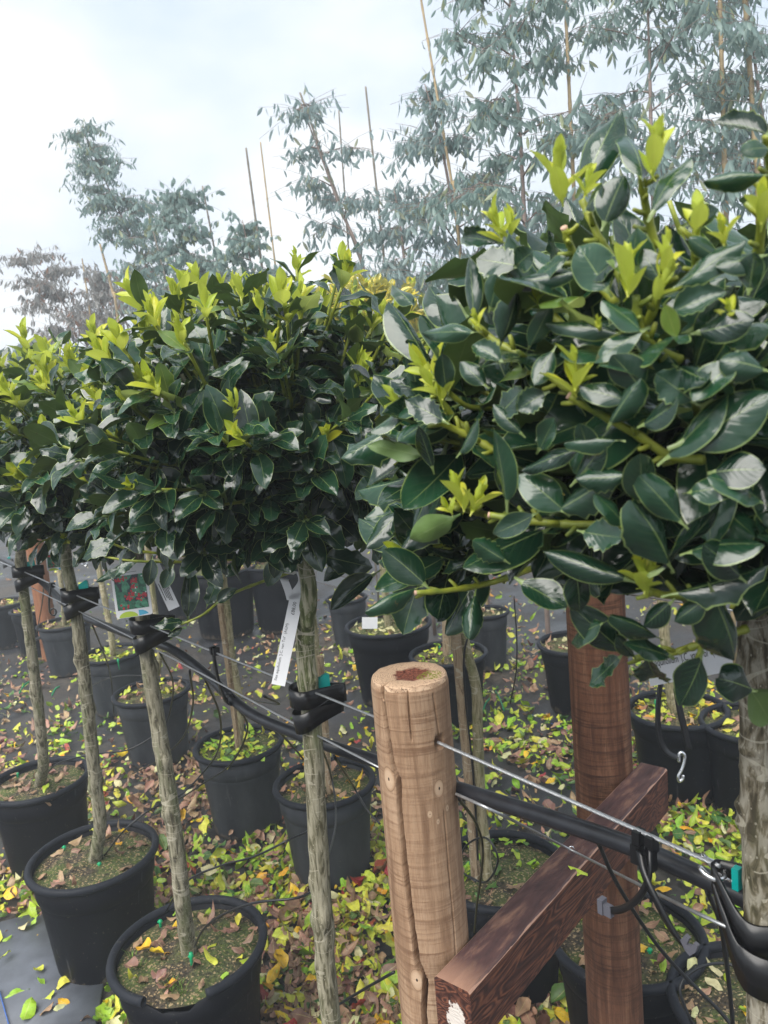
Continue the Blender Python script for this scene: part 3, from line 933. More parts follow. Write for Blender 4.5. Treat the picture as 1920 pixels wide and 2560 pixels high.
POTS.append(dict(key='A0', c=pA0, r=0.187, rs=rs0, hs=hs0, root=r0, H=0.34))
_am = P0 - RD * 0.42
pAm = V((_am.x, _am.y, 0))
add_pot('B600', (596, 1855), 0.345, 0.34, 'dusty grey pot filled with lime green leaves around a stake', M_POTG)
add_pot('B810', (810, 1950), 0.345, 0.34, 'dusty dark pot right beside the split post with yellow leaves inside', M_POTG)
add_pot('B378', (378, 1725), 0.36, 0.34, 'dusty grey pot seen behind the trunk that carries the picture tag', M_POTG)
add_pot('B280', (280, 1630), 0.34, 0.34, 'dusty grey pot with a green leaf hanging over its rim', M_POTG)
add_pot('B160', (160, 1555), 0.345, 0.34, 'dark grey pot standing against the orange brown post', M_POTG)
add_pot('B1240', (1250, 2165), 0.36, 0.34, 'black pot holding the tied trunk and coiled tube behind the split post')
add_pot('B1565', (1565, 2330), 0.35, 0.34, 'black pot of gritty brown soil behind the dark red post')
add_pot('B1880', (1885, 2490), 0.33, 0.34, 'black pot of pale gravel at the foot of the bark covered trunk')
add_pot('C970', (970, 1556), 0.47, 0.42, 'large black pot with tan leaves and a white card on its soil')
add_pot('C1120', (1120, 1630), 0.39, 0.34, 'black pot with a square pale stake behind the split post')
add_pot('C1410', (1440, 1603), 0.38, 0.34, 'black pot half hidden behind the dark red post')
add_pot('C1690', (1692, 1768), 0.375, 0.34, 'black pot with a hooked strap hanging in front of it')
add_pot('D1215', (1215, 1527), 0.26, 0.34, 'slim dark pot with a ribbed inside between the stake and dark red post', M_POTG)
add_pot('D545', (550, 1418), 0.52, 0.50, 'big dark tub under the crown beyond the cloth path')
add_pot('X860', (866, 1492), 0.27, 0.34, 'small grey pot behind the large pot with the white card', M_POTG)
add_pot('F430', (430, 1390), 0.46, 0.50, 'big black tub behind the picture tag')
add_pot('F20', (10, 1505), 0.34, 0.34, 'black pot cut by the picture edge near the orange brown post')
add_pot('F75', (78, 1520), 0.30, 0.34, 'black pot squeezed behind the orange brown post')
add_pot('F700', (690, 1405), 0.46, 0.50, 'big black tub behind the hanging white price tag')
add_pot('C1850', (1880, 1800), 0.36, 0.34, 'black pot right of the pot with the hooked strap, shaded by the near crown')
PK = {p['key']: p for p in POTS}

# ------------------------------------------------------------------ holly trees
class Leafage:
    """collects the leaves of one tree before they become objects"""
    def __init__(s, root, shapes, lowshapes, mature, label):
        s.root, s.shapes, s.low, s.mature = root, shapes, lowshapes, mature
        s.items = []           # (shape index, matrix, material key, tint)
        s.shoots = []          # (matrix)
        s.twigs = MB()
        s.nobj = 0
    def leaf(s, p, d, n, L, W=None, key=None, spiny=None, keep=False):
        k = rnd.randrange(len(s.shapes)) if spiny is None else spiny
        s.items.append((k, frame(p, d, n, L, W), key or 'mature', rnd.random(), keep))
CROWNS = []
def grow_crown(lf, c, R, up, down, ntw, leafL, r, core=1.0, shoot_p=1.0, leaves_per=9, tilt_to=None, sh=0.05, tips=True):
    for i in range(ntw):
        zf = 1 - 2 * (i + 0.5) / ntw
        zf = zf + r.uniform(-0.03, 0.03)
        zf = max(-0.85, min(1, zf))
        a = i * 2.39996 + r.uniform(-0.4, 0.4)
        h = math.sqrt(max(0, 1 - zf * zf))
        dirn = V((math.cos(a) * h, math.sin(a) * h, zf))
        k = r.uniform(0.80, 1.10) * core
        e = V((dirn.x * R * k, dirn.y * R * k, dirn.z * (up if zf > 0 else down) * k))
        s0 = e * r.uniform(0.30, 0.5) + V((0, 0, -0.02))
        mid = (s0 + e) * 0.5 + V((r.uniform(-0.02, 0.02), r.uniform(-0.02, 0.02), -0.02))
        pts = smooth_path([c + s0, c + mid, c + e], 5)
        tube(lf.twigs, pts, [0.0034, 0.0026, 0.002], 5)
        tw = (pts[-1] - pts[-4]).normalized()
        n = leaves_per + r.randrange(-2, 3)
        for j in range(n):
            t = 0.25 + 0.75 * (j + 0.5) / n
            f = t * (len(pts) - 1)
            q = int(f)
            p = pts[q].lerp(pts[min(q + 1, len(pts) - 1)], f - q)
            td = (pts[min(q + 1, len(pts) - 1)] - pts[max(q - 1, 0)]).normalized()
            b = j * 2.39996 + i
            x = td.orthogonal().normalized()
            x = Matrix.Rotation(b, 3, td) @ x
            along = r.uniform(0.25, 0.8) + (0.5 if t > 0.85 else 0)
            d = (td * along + x * r.uniform(0.6, 1.0) + V((0, 0, r.uniform(-0.25, 0.15)))).normalized()
            nn = (td * 0.8 + V((0, 0, 0.75)) + V((r.uniform(-.45, .45), r.uniform(-.45, .45), r.uniform(-.3, .3))))
            LL = leafL * r.uniform(0.72, 1.15) * (0.8 if t > 0.9 else 1)
            key = None
            if t > 0.8 and zf > 0.1 and r.random() < 0.16: key = 'mid'
            lf.leaf(p + d * (LL * 0.2), d, nn, LL, LL * r.uniform(0.85, 1.12), key)
        pr = shoot_p * (0.95 if zf > 0.45 else 0.5 if zf > 0.05 else 0.2 if zf > -0.3 else 0.04)
        if r.random() < pr:
            d = (tw + V((0, 0, 0.7 if zf > 0 else 0.25))).normalized()
            lf.shoots.append(zmat(pts[-1] - d * 0.004, d, sh * r.uniform(0.65, 1.25)))
        elif tips:
            for j in range(3):
                x = Matrix.Rotation(j * 2.1 + i, 3, tw) @ tw.orthogonal().normalized()
                d = (tw * 0.9 + x * 0.55).normalized()
                LL = leafL * r.uniform(0.6, 0.95)
                lf.leaf(pts[-1] + d * (LL * 0.2), d, tw * 0.7 + V((0, 0, 0.6)) - x * 0.3, LL)
def trunk(root, pts, rad, mat, seg=20, name='trunk'):
    mb = MB()
    pp = smooth_path(pts, 8)
    # small swellings where side shoots were cut off
    kn = [(rnd.uniform(0, 1), rnd.uniform(0, 6.28), rnd.uniform(0.15, 0.42)) for _ in range(20)]
    sd_ = rnd.uniform(0, 50)
    def bump(i, k, n, sg):
        t, a = i / n, 2 * math.pi * k / sg
        v = 1 + 0.05 * noise.noise(V((math.cos(a) * 1.5, math.sin(a) * 1.5, t * 24 + sd_))) + 0.05 * max(0, math.sin(t * 70 + sd_ + 3 * noise.noise(V((t * 9, sd_, 0))))) ** 6
        for (kt, ka, kh) in kn:
            da = abs((a - ka + math.pi) % (2 * math.pi) - math.pi)
            q = ((t - kt) / 0.012) ** 2 + (da / 0.55) ** 2
            if q < 4: v += kh * math.exp(-q)
        return v
    fine = []
    for i in range(len(pp) - 1):
        for k in range(4):
            fine.append(pp[i].lerp(pp[i + 1], k / 4))
    fine.append(pp[-1])
    tube(mb, fine, rad, seg, bump=bump)
    return link(name, mb.mesh(name, mat), root)
def limbs(root, base, c, R, up, down, n, r, rad=0.009):
    for i in range(n):
        a = i * 2.39996 + r.uniform(-.3, .3)
        z = r.uniform(-0.25, 0.75)
        e = c + V((math.cos(a) * R * 0.55, math.sin(a) * R * 0.55, z * up * 0.7))
        mb = MB()
        m = base.lerp(e, 0.5) + V((math.cos(a) * 0.03, math.sin(a) * 0.03, 0.015))
        tube(mb, smooth_path([base + V((0, 0, r.uniform(-0.02, 0.03))), m, e], 5), [rad, rad * 0.6, rad * 0.35], 7)
        link('branch', mb.mesh('branch', M_OLDWOOD), root)

HOLLY_GROUP = 'holly trees standing in rows of pots'
def holly(label, tpts, trad, bark, c, R, up, down, ntw, leafL, seed, shapes=None, low=None, mature=M_HOLLY, core=1.0, shoot_p=1.0, per=9, sh=0.05, group=HOLLY_GROUP, detail=True):
    r = random.Random(seed)
    base = V(tpts[0])
    root = empty('holly_tree', base, label, 'tree', group)
    top = c + V((0, 0, -down * 0.55))
    trunk(root, list(tpts) + [top, c + V((0, 0, up * 0.1))], [trad, trad * 0.97, trad * 0.92, trad * 0.8, trad * 0.35], bark)
    limbs(root, V(tpts[-1]).lerp(top, 0.6), c, R, up, down, 9 if detail else 5, r)
    lf = Leafage(root, shapes or MED, low or MED, mature, label)
    grow_crown(lf, c, R, up, down, ntw, leafL, r, core, shoot_p, per, sh=sh)
    CROWNS.append(lf)
    return lf

# ---- the front row
def rowpts(lst, perp=0.0):
    return [onrow(x, y, perp) for x, y in lst]
soilz = 0.305
def base_in(pk, frac=None):
    p = PK[pk]
    return V((p['c'].x, p['c'].y, soilz))

T1c = at(1868, 985, 0.64)
t1p = rowpts([(1912, 2560), (1902, 2230), (1893, 1950), (1888, 1760)])
t1base = V((t1p[0].x, t1p[0].y, 0.30))
T1 = holly('holly tree with the largest, closest leaves and rough grey bark, teal clip on its trunk', [t1base] + t1p, 0.0150, M_BARKN, T1c, 0.30, 0.205, 0.185, 135, 0.070, 3, HI, HI, core=0.80, shoot_p=0.0, per=10)
pot1 = pot(V((t1p[0].x, t1p[0].y, 0)), 0.375, 0.34, 'black pot below the frame under the rough barked trunk', M_POT)
POTS.append(dict(key='Am', c=V((t1p[0].x, t1p[0].y, 0)), r=0.187, rs=pot1[1], hs=pot1[2], root=pot1[0], H=0.34))
t2p = rowpts([(822, 2500), (808, 2300), (795, 2100), (785, 1900), (775, 1760), (764, 1640), (765, 1560), (768, 1440)])
PK['A0']['c']
t2base = V((pA0.x, pA0.y, soilz))
T2c = onrow(680, 1065)
T2 = holly('holly tree with green striped bark carrying the hanging white price tag', [t2base] + t2p, 0.0168, M_BARKG, T2c, 0.285, 0.215, 0.175, 250, 0.056, 5, MED, MED, per=10, sh=0.044, shoot_p=1.1)
t3p = rowpts([(458, 2270), (445, 2150), (432, 2050), (410, 1900), (385, 1750), (365, 1620), (352, 1500), (345, 1430)])
T3c = onrow(330, 1110)
holly('holly tree whose trunk stands in the broken rimmed pot, red berry picture tag on it', [base_in('A1')] + t3p, 0.019, M_BARK, T3c, 0.31, 0.19, 0.20, 220, 0.060, 8, MED, LOW, per=10, sh=0.055)
t4p = rowpts([(250, 2060), (238, 1950), (222, 1800), (205, 1640), (185, 1500), (165, 1390)])
T4c = onrow(150, 1115)
holly('holly tree growing from the mossy pot with yellow leaves', [base_in('A2')] + t4p, 0.0185, M_BARK, T4c, 0.30, 0.235, 0.20, 210, 0.060, 13, LOW, LOW, per=9, sh=0.06)
t5p = rowpts([(108, 1900), (88, 1700), (70, 1560), (55, 1430)])
T5c = onrow(30, 1115)
holly('holly tree in the pot cut by the picture edge, last of its row', [base_in('A3')] + t5p, 0.018, M_BARK, T5c, 0.30, 0.26, 0.20, 200, 0.060, 17, LOW, LOW, per=9, sh=0.06)

def trim_near(lf):
    keep = []
    for it in lf.items:
        m = it[1]
        tip = m @ V((0, 1, 0))
        x, y, z = px(tip)
        x0, y0, z0 = px(m.translation)
        if min(x, x0) < 1000 + 0.14 * abs(y - 1050) or min(y, y0) < 500 or max(y, y0) > 1490 + max(0, x - 1640) * 0.28: continue
        keep.append(it)
    lf.items = keep
trim_near(T1)
# ---- the rows behind (mostly hidden by the front row)
def back_tree(key, label, pts, perp, rad, bark, seed, R=0.28, n=120, lift=0.0, mature=M_HOLLY, shoot_p=0.8, leafL=0.058, cz=None):
    q = rowpts(pts, perp) if perp is not None else [V(p) for p in pts]
    b = base_in(key)
    last = q[-1]
    c = V((last.x, last.y, (cz if cz else 1.62) + lift))
    c = c + (c - V((b.x, b.y, c.z))) * 0.0
    return holly(label, [b] + q + [V((last.x, last.y, 1.30))], rad, bark, c, R, R * 0.72, R * 0.65, n, leafL, seed, LOW, LOW, mature=mature, shoot_p=shoot_p, per=9, detail=False)
back_tree('B600', 'holly tree tied to a stake in the pot of lime green leaves', [(600, 1760), (580, 1640), (570, 1540), (562, 1470)], 0.68, 0.014, M_BARKP, 21)
back_tree('B810', 'holly tree rising from the dusty pot beside the split post', [(812, 1880), (803, 1760), (795, 1680)], 0.74, 0.014, M_BARKP, 22)
back_tree('B378', 'slim holly tree in the grey pot behind the tagged trunk', [(400, 1640), (392, 1560), (385, 1500)], 0.70, 0.013, M_BARKP, 23)
back_tree('B280', 'pale trunked holly tree with the green leaf hanging over its pot rim', [(280, 1600), (262, 1500), (242, 1390)], 0.77, 0.017, M_BARKP, 24)
back_tree('B160', 'holly tree in the pot against the orange brown post', [(158, 1500), (150, 1440), (143, 1400)], 0.80, 0.016, M_BARKP, 25)
back_tree('B1240', 'mossy crooked holly trunk tied to a stake behind the split post', [(1228, 2230), (1205, 2050), (1195, 1850), (1190, 1720), (1165, 1620), (1150, 1520)], 0.73, 0.0145, M_BARKP, 26, cz=1.50, R=0.32, n=150)
back_tree('B1565', 'holly tree in the gritty pot behind the dark red post', [(1580, 2250), (1560, 1900), (1540, 1600)], 0.77, 0.014, M_BARKP, 27, R=0.26, cz=1.5)
back_tree('C1690', 'holly tree standing in the pot behind the hooked strap', [(1680, 1750), (1668, 1650), (1655, 1500)], 1.97, 0.02, M_BARKP, 28, R=0.3)
yc = at(985, 800, 4.1)
back_tree('C970', 'yellow variegated tree showing between the near crown and its neighbour', [PK['C970']['c'] + V((0, 0, z)) for z in (0.6, 1.0, 1.4)], None, 0.02, M_BARKP, 29, R=0.34, n=170, mature=M_VARI, shoot_p=0.3, cz=1.98, leafL=0.07)
back_tree('C1410', 'holly tree growing behind the dark red post in the third row', [PK['C1410']['c'] + V((0, 0, z)) for z in (0.6, 1.0)], None, 0.016, M_BARKP, 30, R=0.3)
back_tree('D545', 'holly tree in the big tub under the crown beyond the cloth path', [PK['D545']['c'] + V((0, 0, z)) for z in (0.8, 1.1)], None, 0.02, M_BARKP, 31, R=0.4, cz=1.75)
back_tree('F430', 'holly tree in the big tub behind the picture tag', [PK['F430']['c'] + V((0, 0, z)) for z in (0.8, 1.1)], None, 0.02, M_BARKP, 32, R=0.4, cz=1.75)
back_tree('F700', 'holly tree in the big tub behind the hanging white price tag', [PK['F700']['c'] + V((0, 0, z)) for z in (0.8, 1.1)], None, 0.02, M_BARKP, 33, R=0.36, cz=1.75)

# ---- hand placed twigs, leaves and shoots of the near tree
def t1surf(x, y, k=1.0):
    """depth of the near crown's outer surface behind a pixel"""
    d = ray(x, y)
    sc = V((1 / (0.305 * k), 1 / (0.305 * k), 1 / ((0.26 if y < 985 else 0.245) * k)))
    o = EYE - T1c
    o2 = V((o.x * sc.x, o.y * sc.y, o.z * sc.z))
    d2 = V((d.x * sc.x, d.y * sc.y, d.z * sc.z))
    A, B, C = d2.dot(d2), 2 * o2.dot(d2), o2.dot(o2) - 1
    q = B * B - 4 * A * C
    if q <= 0:
        return -B / (2 * A)
    return (-B - math.sqrt(q)) / (2 * A)
def key_leaf(bx, by, tx, ty, wpx, sp=None, back=False, mat=None, push=0.0, roll=0.0, lift=0.0):
    db = t1surf(bx, by, 0.97) + push
    dt = t1surf(tx, ty, 1.0) + push
    dt = max(db - 0.02, min(db + 0.025, dt)) + lift
    a, b = at(bx, by, db), at(tx, ty, dt)
    d = b - a
    Lr = d.length
    tocam = (EYE - (a + b) * 0.5).normalized()
    n = tocam + V((0, 0, 0.35)) + V((rnd.uniform(-.5, .5), rnd.uniform(-.5, .5), rnd.uniform(-.25, .45)))
    if back: n = -tocam + V((0, 0, 0.3))
    y = d.normalized()
    if roll: n = Matrix.Rotation(roll, 3, y) @ n
    idx = None
    if sp == 's': idx = rnd.choice((6, 7, 8, 9))
    elif sp == 'o': idx = rnd.choice((0, 1, 2, 3, 4, 5))
    else: idx = rnd.choice((0, 1, 2, 3, 4, 5, 6, 7))
    W = wpx * (db + dt) / 2 / FPX
    T1.leaf(a, d, n, Lr, W / 0.56, mat, idx, keep=True)
KL = '''1264 1249 1245 1075 104 o|1405 1272 1305 1180 100 o|1400 1272 1545 1190 100 s|1440 1124 1296 1168 58 o|1600 1250 1610 1130 98 o|1672 1405 1625 1255 145 s|1730 1376 1897 1324 150 o
1560 1445 1353 1376 92 o|1695 1480 1925 1428 88 s|1788 1498 1880 1694 132 s|1880 1723 1810 1690 108 o|1875 1725 1935 1800 95 o|1753 1650 1715 1765 92 o|1620 1648 1640 1722 78 s|1553 1625 1450 1535 90 o|1585 1640 1555 1605 52 o
1545 1645 1480 1712 58 s|1672 1510 1600 1575 76 o|1440 1428 1458 1540 92 o|1307 1457 1423 1520 84 o|1186 1490 1163 1585 62 s|1058 1457 965 1365 88 o|1035 1472 915 1502 56 s|1018 1110 960 1075 55 o|1080 1165 1045 1060 40 o
1460 455 1556 249 104 o|1605 440 1585 290 94 o|1513 553 1556 426 112 o|1465 522 1510 465 66 o|1634 524 1706 362 76 o|1915 333 1787 281 58 s|1909 437 1767 429 60 s|1920 370 1865 365 60 o|1243 605 1133 582 46 s
1287 663 1197 646 82 s|1290 665 1335 620 66 o|1183 790 1180 640 54 o|1226 767 1250 690 76 o|1255 854 1307 738 80 s|1177 830 1044 825 54 o|1325 865 1377 773 58 o|1446 680 1261 709 56 o|1515 720 1440 605 126 o
1689 720 1863 593 78 o|1540 830 1360 796 60 o|1602 825 1515 740 86 o|1602 830 1480 895 68 o|1600 970 1540 880 96 o|1527 1056 1585 952 80 s|1695 917 1770 958 84 s|1683 779 1805 720 68 s|1874 720 1886 628 96 o
1672 1137 1828 993 112 o|1712 1103 1940 1000 150 o|1909 923 1816 883 105 s|1538 1100 1411 1080 52 s|1475 1149 1457 1056 64 o|1244 1040 1313 975 66 s|1116 970 1099 883 54 o|1360 985 1290 1020 60 s|1720 560 1800 520 60 o
1900 640 1800 660 90 o|1750 830 1880 800 90 o|1790 1180 1900 1160 110 o|1560 1190 1440 1200 70 s|1730 1230 1850 1210 90 o|1350 1120 1390 1040 60 o|1460 1330 1560 1350 70 s|1500 1560 1400 1600 70 o|1260 1400 1180 1350 60 s
1330 1290 1240 1340 60 o|1150 1130 1200 1050 60 o|1210 960 1150 900 55 o|1340 700 1400 640 60 o|1380 880 1330 960 60 o|1480 700 1540 640 60 o|1760 1500 1680 1560 80 o|1640 1590 1560 1530 60 s
1790 640 1720 600 60 o|1830 900 1740 1010 90 o|1700 1300 1600 1180 90 o|1560 1000 1450 960 70 o|1650 700 1600 620 60 o|1105 1050 1020 1000 56 s|1030 760 980 700 50 o|1250 900 1180 850 50 s|1300 1080 1230 1010 60 o
1440 1200 1520 1110 70 o|1610 1060 1700 1010 80 o|1730 1000 1640 930 80 s|1850 1440 1760 1350 100 o|1670 1640 1580 1600 60 o|1900 1250 1800 1170 110 o|1560 1310 1500 1230 70 o'''
for ln in KL.replace('\n', '|').split('|'):
    a = ln.split()
    key_leaf(*[float(v) for v in a[:5]], a[5])
key_leaf(1128, 1298, 1018, 1350, 70, 'o', back=True)
key_leaf(1047, 1139, 937, 1110, 56, 'o', back=True)
key_leaf(1655, 1415, 1840, 1263, 60, 'o', roll=0.9)
key_leaf(1600, 680, 1520, 640, 46, 'o', mat='mid')
key_leaf(1690, 840, 1660, 760, 44, 'o', mat='mid')
key_leaf(1400, 1230, 1340, 1190, 40, 'o', mat='orange', push=0.06)
# the side shoots that reach towards the next tree: leaves along short arching twigs
for (ax_, ay_, bx_, by_) in ((1030, 1040, 1200, 1130), (1060, 1180, 1240, 1200), (1030, 1255, 1200, 1290), (1060, 1330, 1250, 1340), (1040, 1395, 1240, 1380), (1090, 950, 1230, 1020), (1110, 1370, 1300, 1370), (1090, 1095, 1270, 1070)):
    back_ = rnd.uniform(0.02, 0.09)
    A_, B_ = at(ax_, ay_, t1surf(ax_, ay_, 0.95) + back_), at(bx_, by_, t1surf(bx_, by_, 0.8) + back_)
    pp = smooth_path([A_, A_.lerp(B_, 0.5) + V((0, 0, -0.008)), B_], 7)
    tube(T1.twigs, pp, [0.0018, 0.0026], 6)
    tdir = (A_ - B_).normalized()
    for j in range(9):
        p_ = pp[int((j + 0.3) * (len(pp) - 1) / 9)]
        x_ = Matrix.Rotation(j * 2.4 + ax_, 3, tdir) @ tdir.orthogonal().normalized()
        d_ = (tdir * rnd.uniform(0.35, 0.9) + x_ * 0.85 + V((0, 0, -0.05))).normalized()
        L_ = rnd.uniform(0.048, 0.066)
        T1.leaf(p_ + d_ * (L_ * 0.2), d_, V((0, 0, 0.8)) + (EYE - p_).normalized() * 0.6 + V((rnd.uniform(-.4, .4), rnd.uniform(-.4, .4), 0)), L_, L_ * rnd.uniform(0.88, 1.05))
    if rnd.random() < 0.4: T1.shoots.append(zmat(A_, tdir + V((0, 0, 0.5)), 0.036))
def key_twig(pts, r0=0.0021, r1=0.0027, cut=True, k=0.95):
    n = len(pts)
    pp = []
    for i, (x, y) in enumerate(pts):
        kk = k - 0.13 * i / (n - 1)
        pp.append(at(x, y, t1surf(x, y, kk)))
    mb = MB()
    sp = smooth_path(pp, 7)
    sd_ = rnd.uniform(0, 9)
    tube(mb, sp, [r0, r1], 9, bump=lambda i, k2, nn, sg: 1 + 0.12 * noise.noise(V((i * 0.8 + sd_, k2 * 0.3, 0))) + (0.22 if i % 6 == 3 else 0))
    if cut:
        d = (sp[0] - sp[1]).normalized()
        tube(mb, [sp[0] - d * 0.0006, sp[0] + d * 0.0012], r0 * 0.98, 9, mi=1)
    # leaf stalk stubs
    for j in range(2, len(sp) - 2, 3):
        td = (sp[j + 1] - sp[j]).normalized()
        x = Matrix.Rotation(j * 2.4, 3, td) @ td.orthogonal().normalized()
        e = sp[j] + x * 0.009 - td * 0.006
        tube(mb, [sp[j], sp[j].lerp(e, 0.5) + x * 0.001, e], [0.0019, 0.0012], 6)
    link('twig', mb.mesh('twig', [M_TWIG, M_CUT]), T1.root)
for pts, c in (([(1455, 500), (1495, 590), (1530, 650), (1600, 800)], False), ([(1604, 440), (1615, 520), (1640, 620)], False), ([(1411, 572), (1430, 625), (1470, 680), (1540, 760)], True),
               ([(1590, 740), (1600, 820), (1640, 870), (1700, 900)], False), ([(1650, 690), (1640, 760), (1605, 840), (1640, 880)], False), ([(1270, 610), (1300, 680), (1340, 740), (1420, 830)], False),
               ([(1175, 800), (1240, 855), (1320, 900), (1410, 965), (1480, 1010)], False), ([(1424, 990), (1500, 1035), (1590, 1085), (1675, 1140), (1760, 1150)], True),
               ([(1096, 1052), (1140, 1075), (1200, 1105), (1290, 1160)], True), ([(1225, 1288), (1300, 1300), (1400, 1310), (1500, 1312), (1590, 1308)], True), ([(1140, 1270), (1180, 1278), (1228, 1290)], False),
               ([(1620, 1478), (1680, 1490), (1780, 1490), (1930, 1480)], False), ([(1040, 1482), (1130, 1475), (1250, 1450), (1380, 1400)], True), ([(1590, 1645), (1650, 1640), (1720, 1620), (1800, 1595), (1870, 1570)], False),
               ([(1740, 580), (1740, 660), (1760, 760)], False), ([(1905, 520), (1900, 600), (1880, 700)], False), ([(1915, 340), (1925, 420), (1920, 520)], False), ([(1065, 960), (1105, 1005), (1150, 1060), (1230, 1120)], False)):
    key_twig(pts, cut=c)
def key_shoot(bx, by, tx, ty, k=1.0):
    d0 = t1surf(bx, by, 0.97)
    a, b = at(bx, by, d0), at(tx, ty, d0 - 0.006)
    T1.shoots.append(zmat(a, b - a, (b - a).length * k * 1.0))
for s_ in ((1405, 500, 1392, 330), (1462, 490, 1480, 400), (1632, 440, 1648, 275), (1568, 740, 1575, 585), (1640, 750, 1690, 640), (1660, 700, 1672, 550), (1742, 590, 1745, 462), (1905, 560, 1908, 430), (1258, 605, 1222, 500), (1275, 600, 1275, 500),
           (1090, 985, 1050, 900), (1105, 1010, 1110, 890), (1438, 985, 1430, 850), (1450, 960, 1470, 900), (1160, 1275, 1128, 1165), (1180, 1278, 1215, 1190), (1130, 1285, 1095, 1240), (1615, 1480, 1590, 1360), (1600, 1470, 1640, 1390), (1810, 610, 1800, 530),
           (1830, 800, 1815, 740), (1200, 820, 1180, 770), (1500, 830, 1490, 780), (1345, 760, 1335, 700)):
    key_shoot(*s_)

# a low spray of the striped tree that hangs past the berry card, and a few of its outer leaves
def spray(tr, leaves, twigs, d0):
    for ln in leaves:
        bx, by, tx, ty, wp, dd = ln
        a, b_ = at(bx, by, d0 + dd), at(tx, ty, d0 + dd - 0.01)
        d = b_ - a
        n = (EYE - a).normalized() + V((rnd.uniform(-.4, .4), rnd.uniform(-.4, .4), rnd.uniform(0.1, .7)))
        tr.leaf(a, d, n, d.length, wp * d0 / FPX / 0.55, None, None, keep=True)
    for pts in twigs:
        pp = smooth_path([at(x, y, d0 + dd) for x, y, dd in pts], 6)
        mb = MB()
        tube(mb, pp, [0.0017, 0.0030], 7, bump=lambda i, k, n, s: 1.3 if i % 5 == 2 else 1.0)
        link('twig', mb.mesh('twig', M_TWIG), tr.root)
spray(T2, [(455, 1555, 385, 1560, 40, 0), (455, 1570, 418, 1590, 24, 0), (470, 1540, 480, 1420, 44, 0), (520, 1510, 545, 1440, 40, 0.02), (430, 1420, 405, 1470, 34, 0), (545, 1505, 585, 1470, 30, 0), (330, 1400, 285, 1440, 26, 0), (340, 1405, 235, 1455, 26, 0.02),
            (290, 1350, 195, 1385, 44, 0), (300, 1330, 260, 1300, 38, 0), (350, 1370, 345, 1300, 36, 0.02), (420, 1385, 470, 1330, 40, 0.02), (380, 1400, 372, 1465, 36, 0), (500, 1390, 560, 1350, 44, 0.04), (600, 1400, 560, 1440, 44, 0.05), (640, 1400, 700, 1360, 50, 0.05),
            (700, 1395, 660, 1465, 50, 0.02), (810, 1390, 930, 1420, 60, 0.04), (930, 1440, 815, 1515, 56, 0.02), (880, 1400, 800, 1440, 50, 0.06), (765, 1400, 830, 1350, 52, 0), (740, 1400, 680, 1350, 48, 0)],
      [[(452, 1562, 0), (510, 1535, 0), (560, 1495, 0.03), (640, 1460, 0.10), (730, 1430, 0.14)], [(262, 1392, 0), (330, 1402, 0), (430, 1405, 0.02), (560, 1400, 0.08), (700, 1390, 0.14)], [(250, 1345, 0.02), (330, 1375, 0.02), (480, 1390, 0.06)]], 1.34)

# ------------------------------------------------------------------ fallen leaves (collected, ranked below)
FCOL = {'yellow green': (0.54, 0.56, 0.055), 'lime green': (0.28, 0.44, 0.025), 'pale cream': (0.54, 0.52, 0.27), 'brown': (0.22, 0.125, 0.085), 'pinkish brown': (0.36, 0.215, 0.135), 'orange yellow': (0.72, 0.42, 0.02), 'red': (0.33, 0.06, 0.035), 'green': (0.07, 0.15, 0.03)}
FALLEN = []     # (shape, matrix, colour name, place)
fr = random.Random(23)
def pick(ws):
    t = fr.random() * sum(ws.values())
    for k, v in ws.items():
        t -= v
        if t <= 0: return k
    return k
def fallen(p, L, tilt, col, place):
    n = V((fr.gauss(0, tilt), fr.gauss(0, tilt), 1))
    a = fr.uniform(0, 6.283)
    m = frame(p, V((math.cos(a), math.sin(a), 0)) - n * 0.0 + V((0, 0, fr.gauss(0, tilt * 0.6))), n, L, L * fr.uniform(0.8, 1.15))
    FALLEN.append((fr.randrange(len(FALL)), m, col, place))
def perp_of(p):
    return RN.dot(V((p.x, p.y, 0)) - P0), RD.dot(V((p.x, p.y, 0)) - P0)
n_try = 0
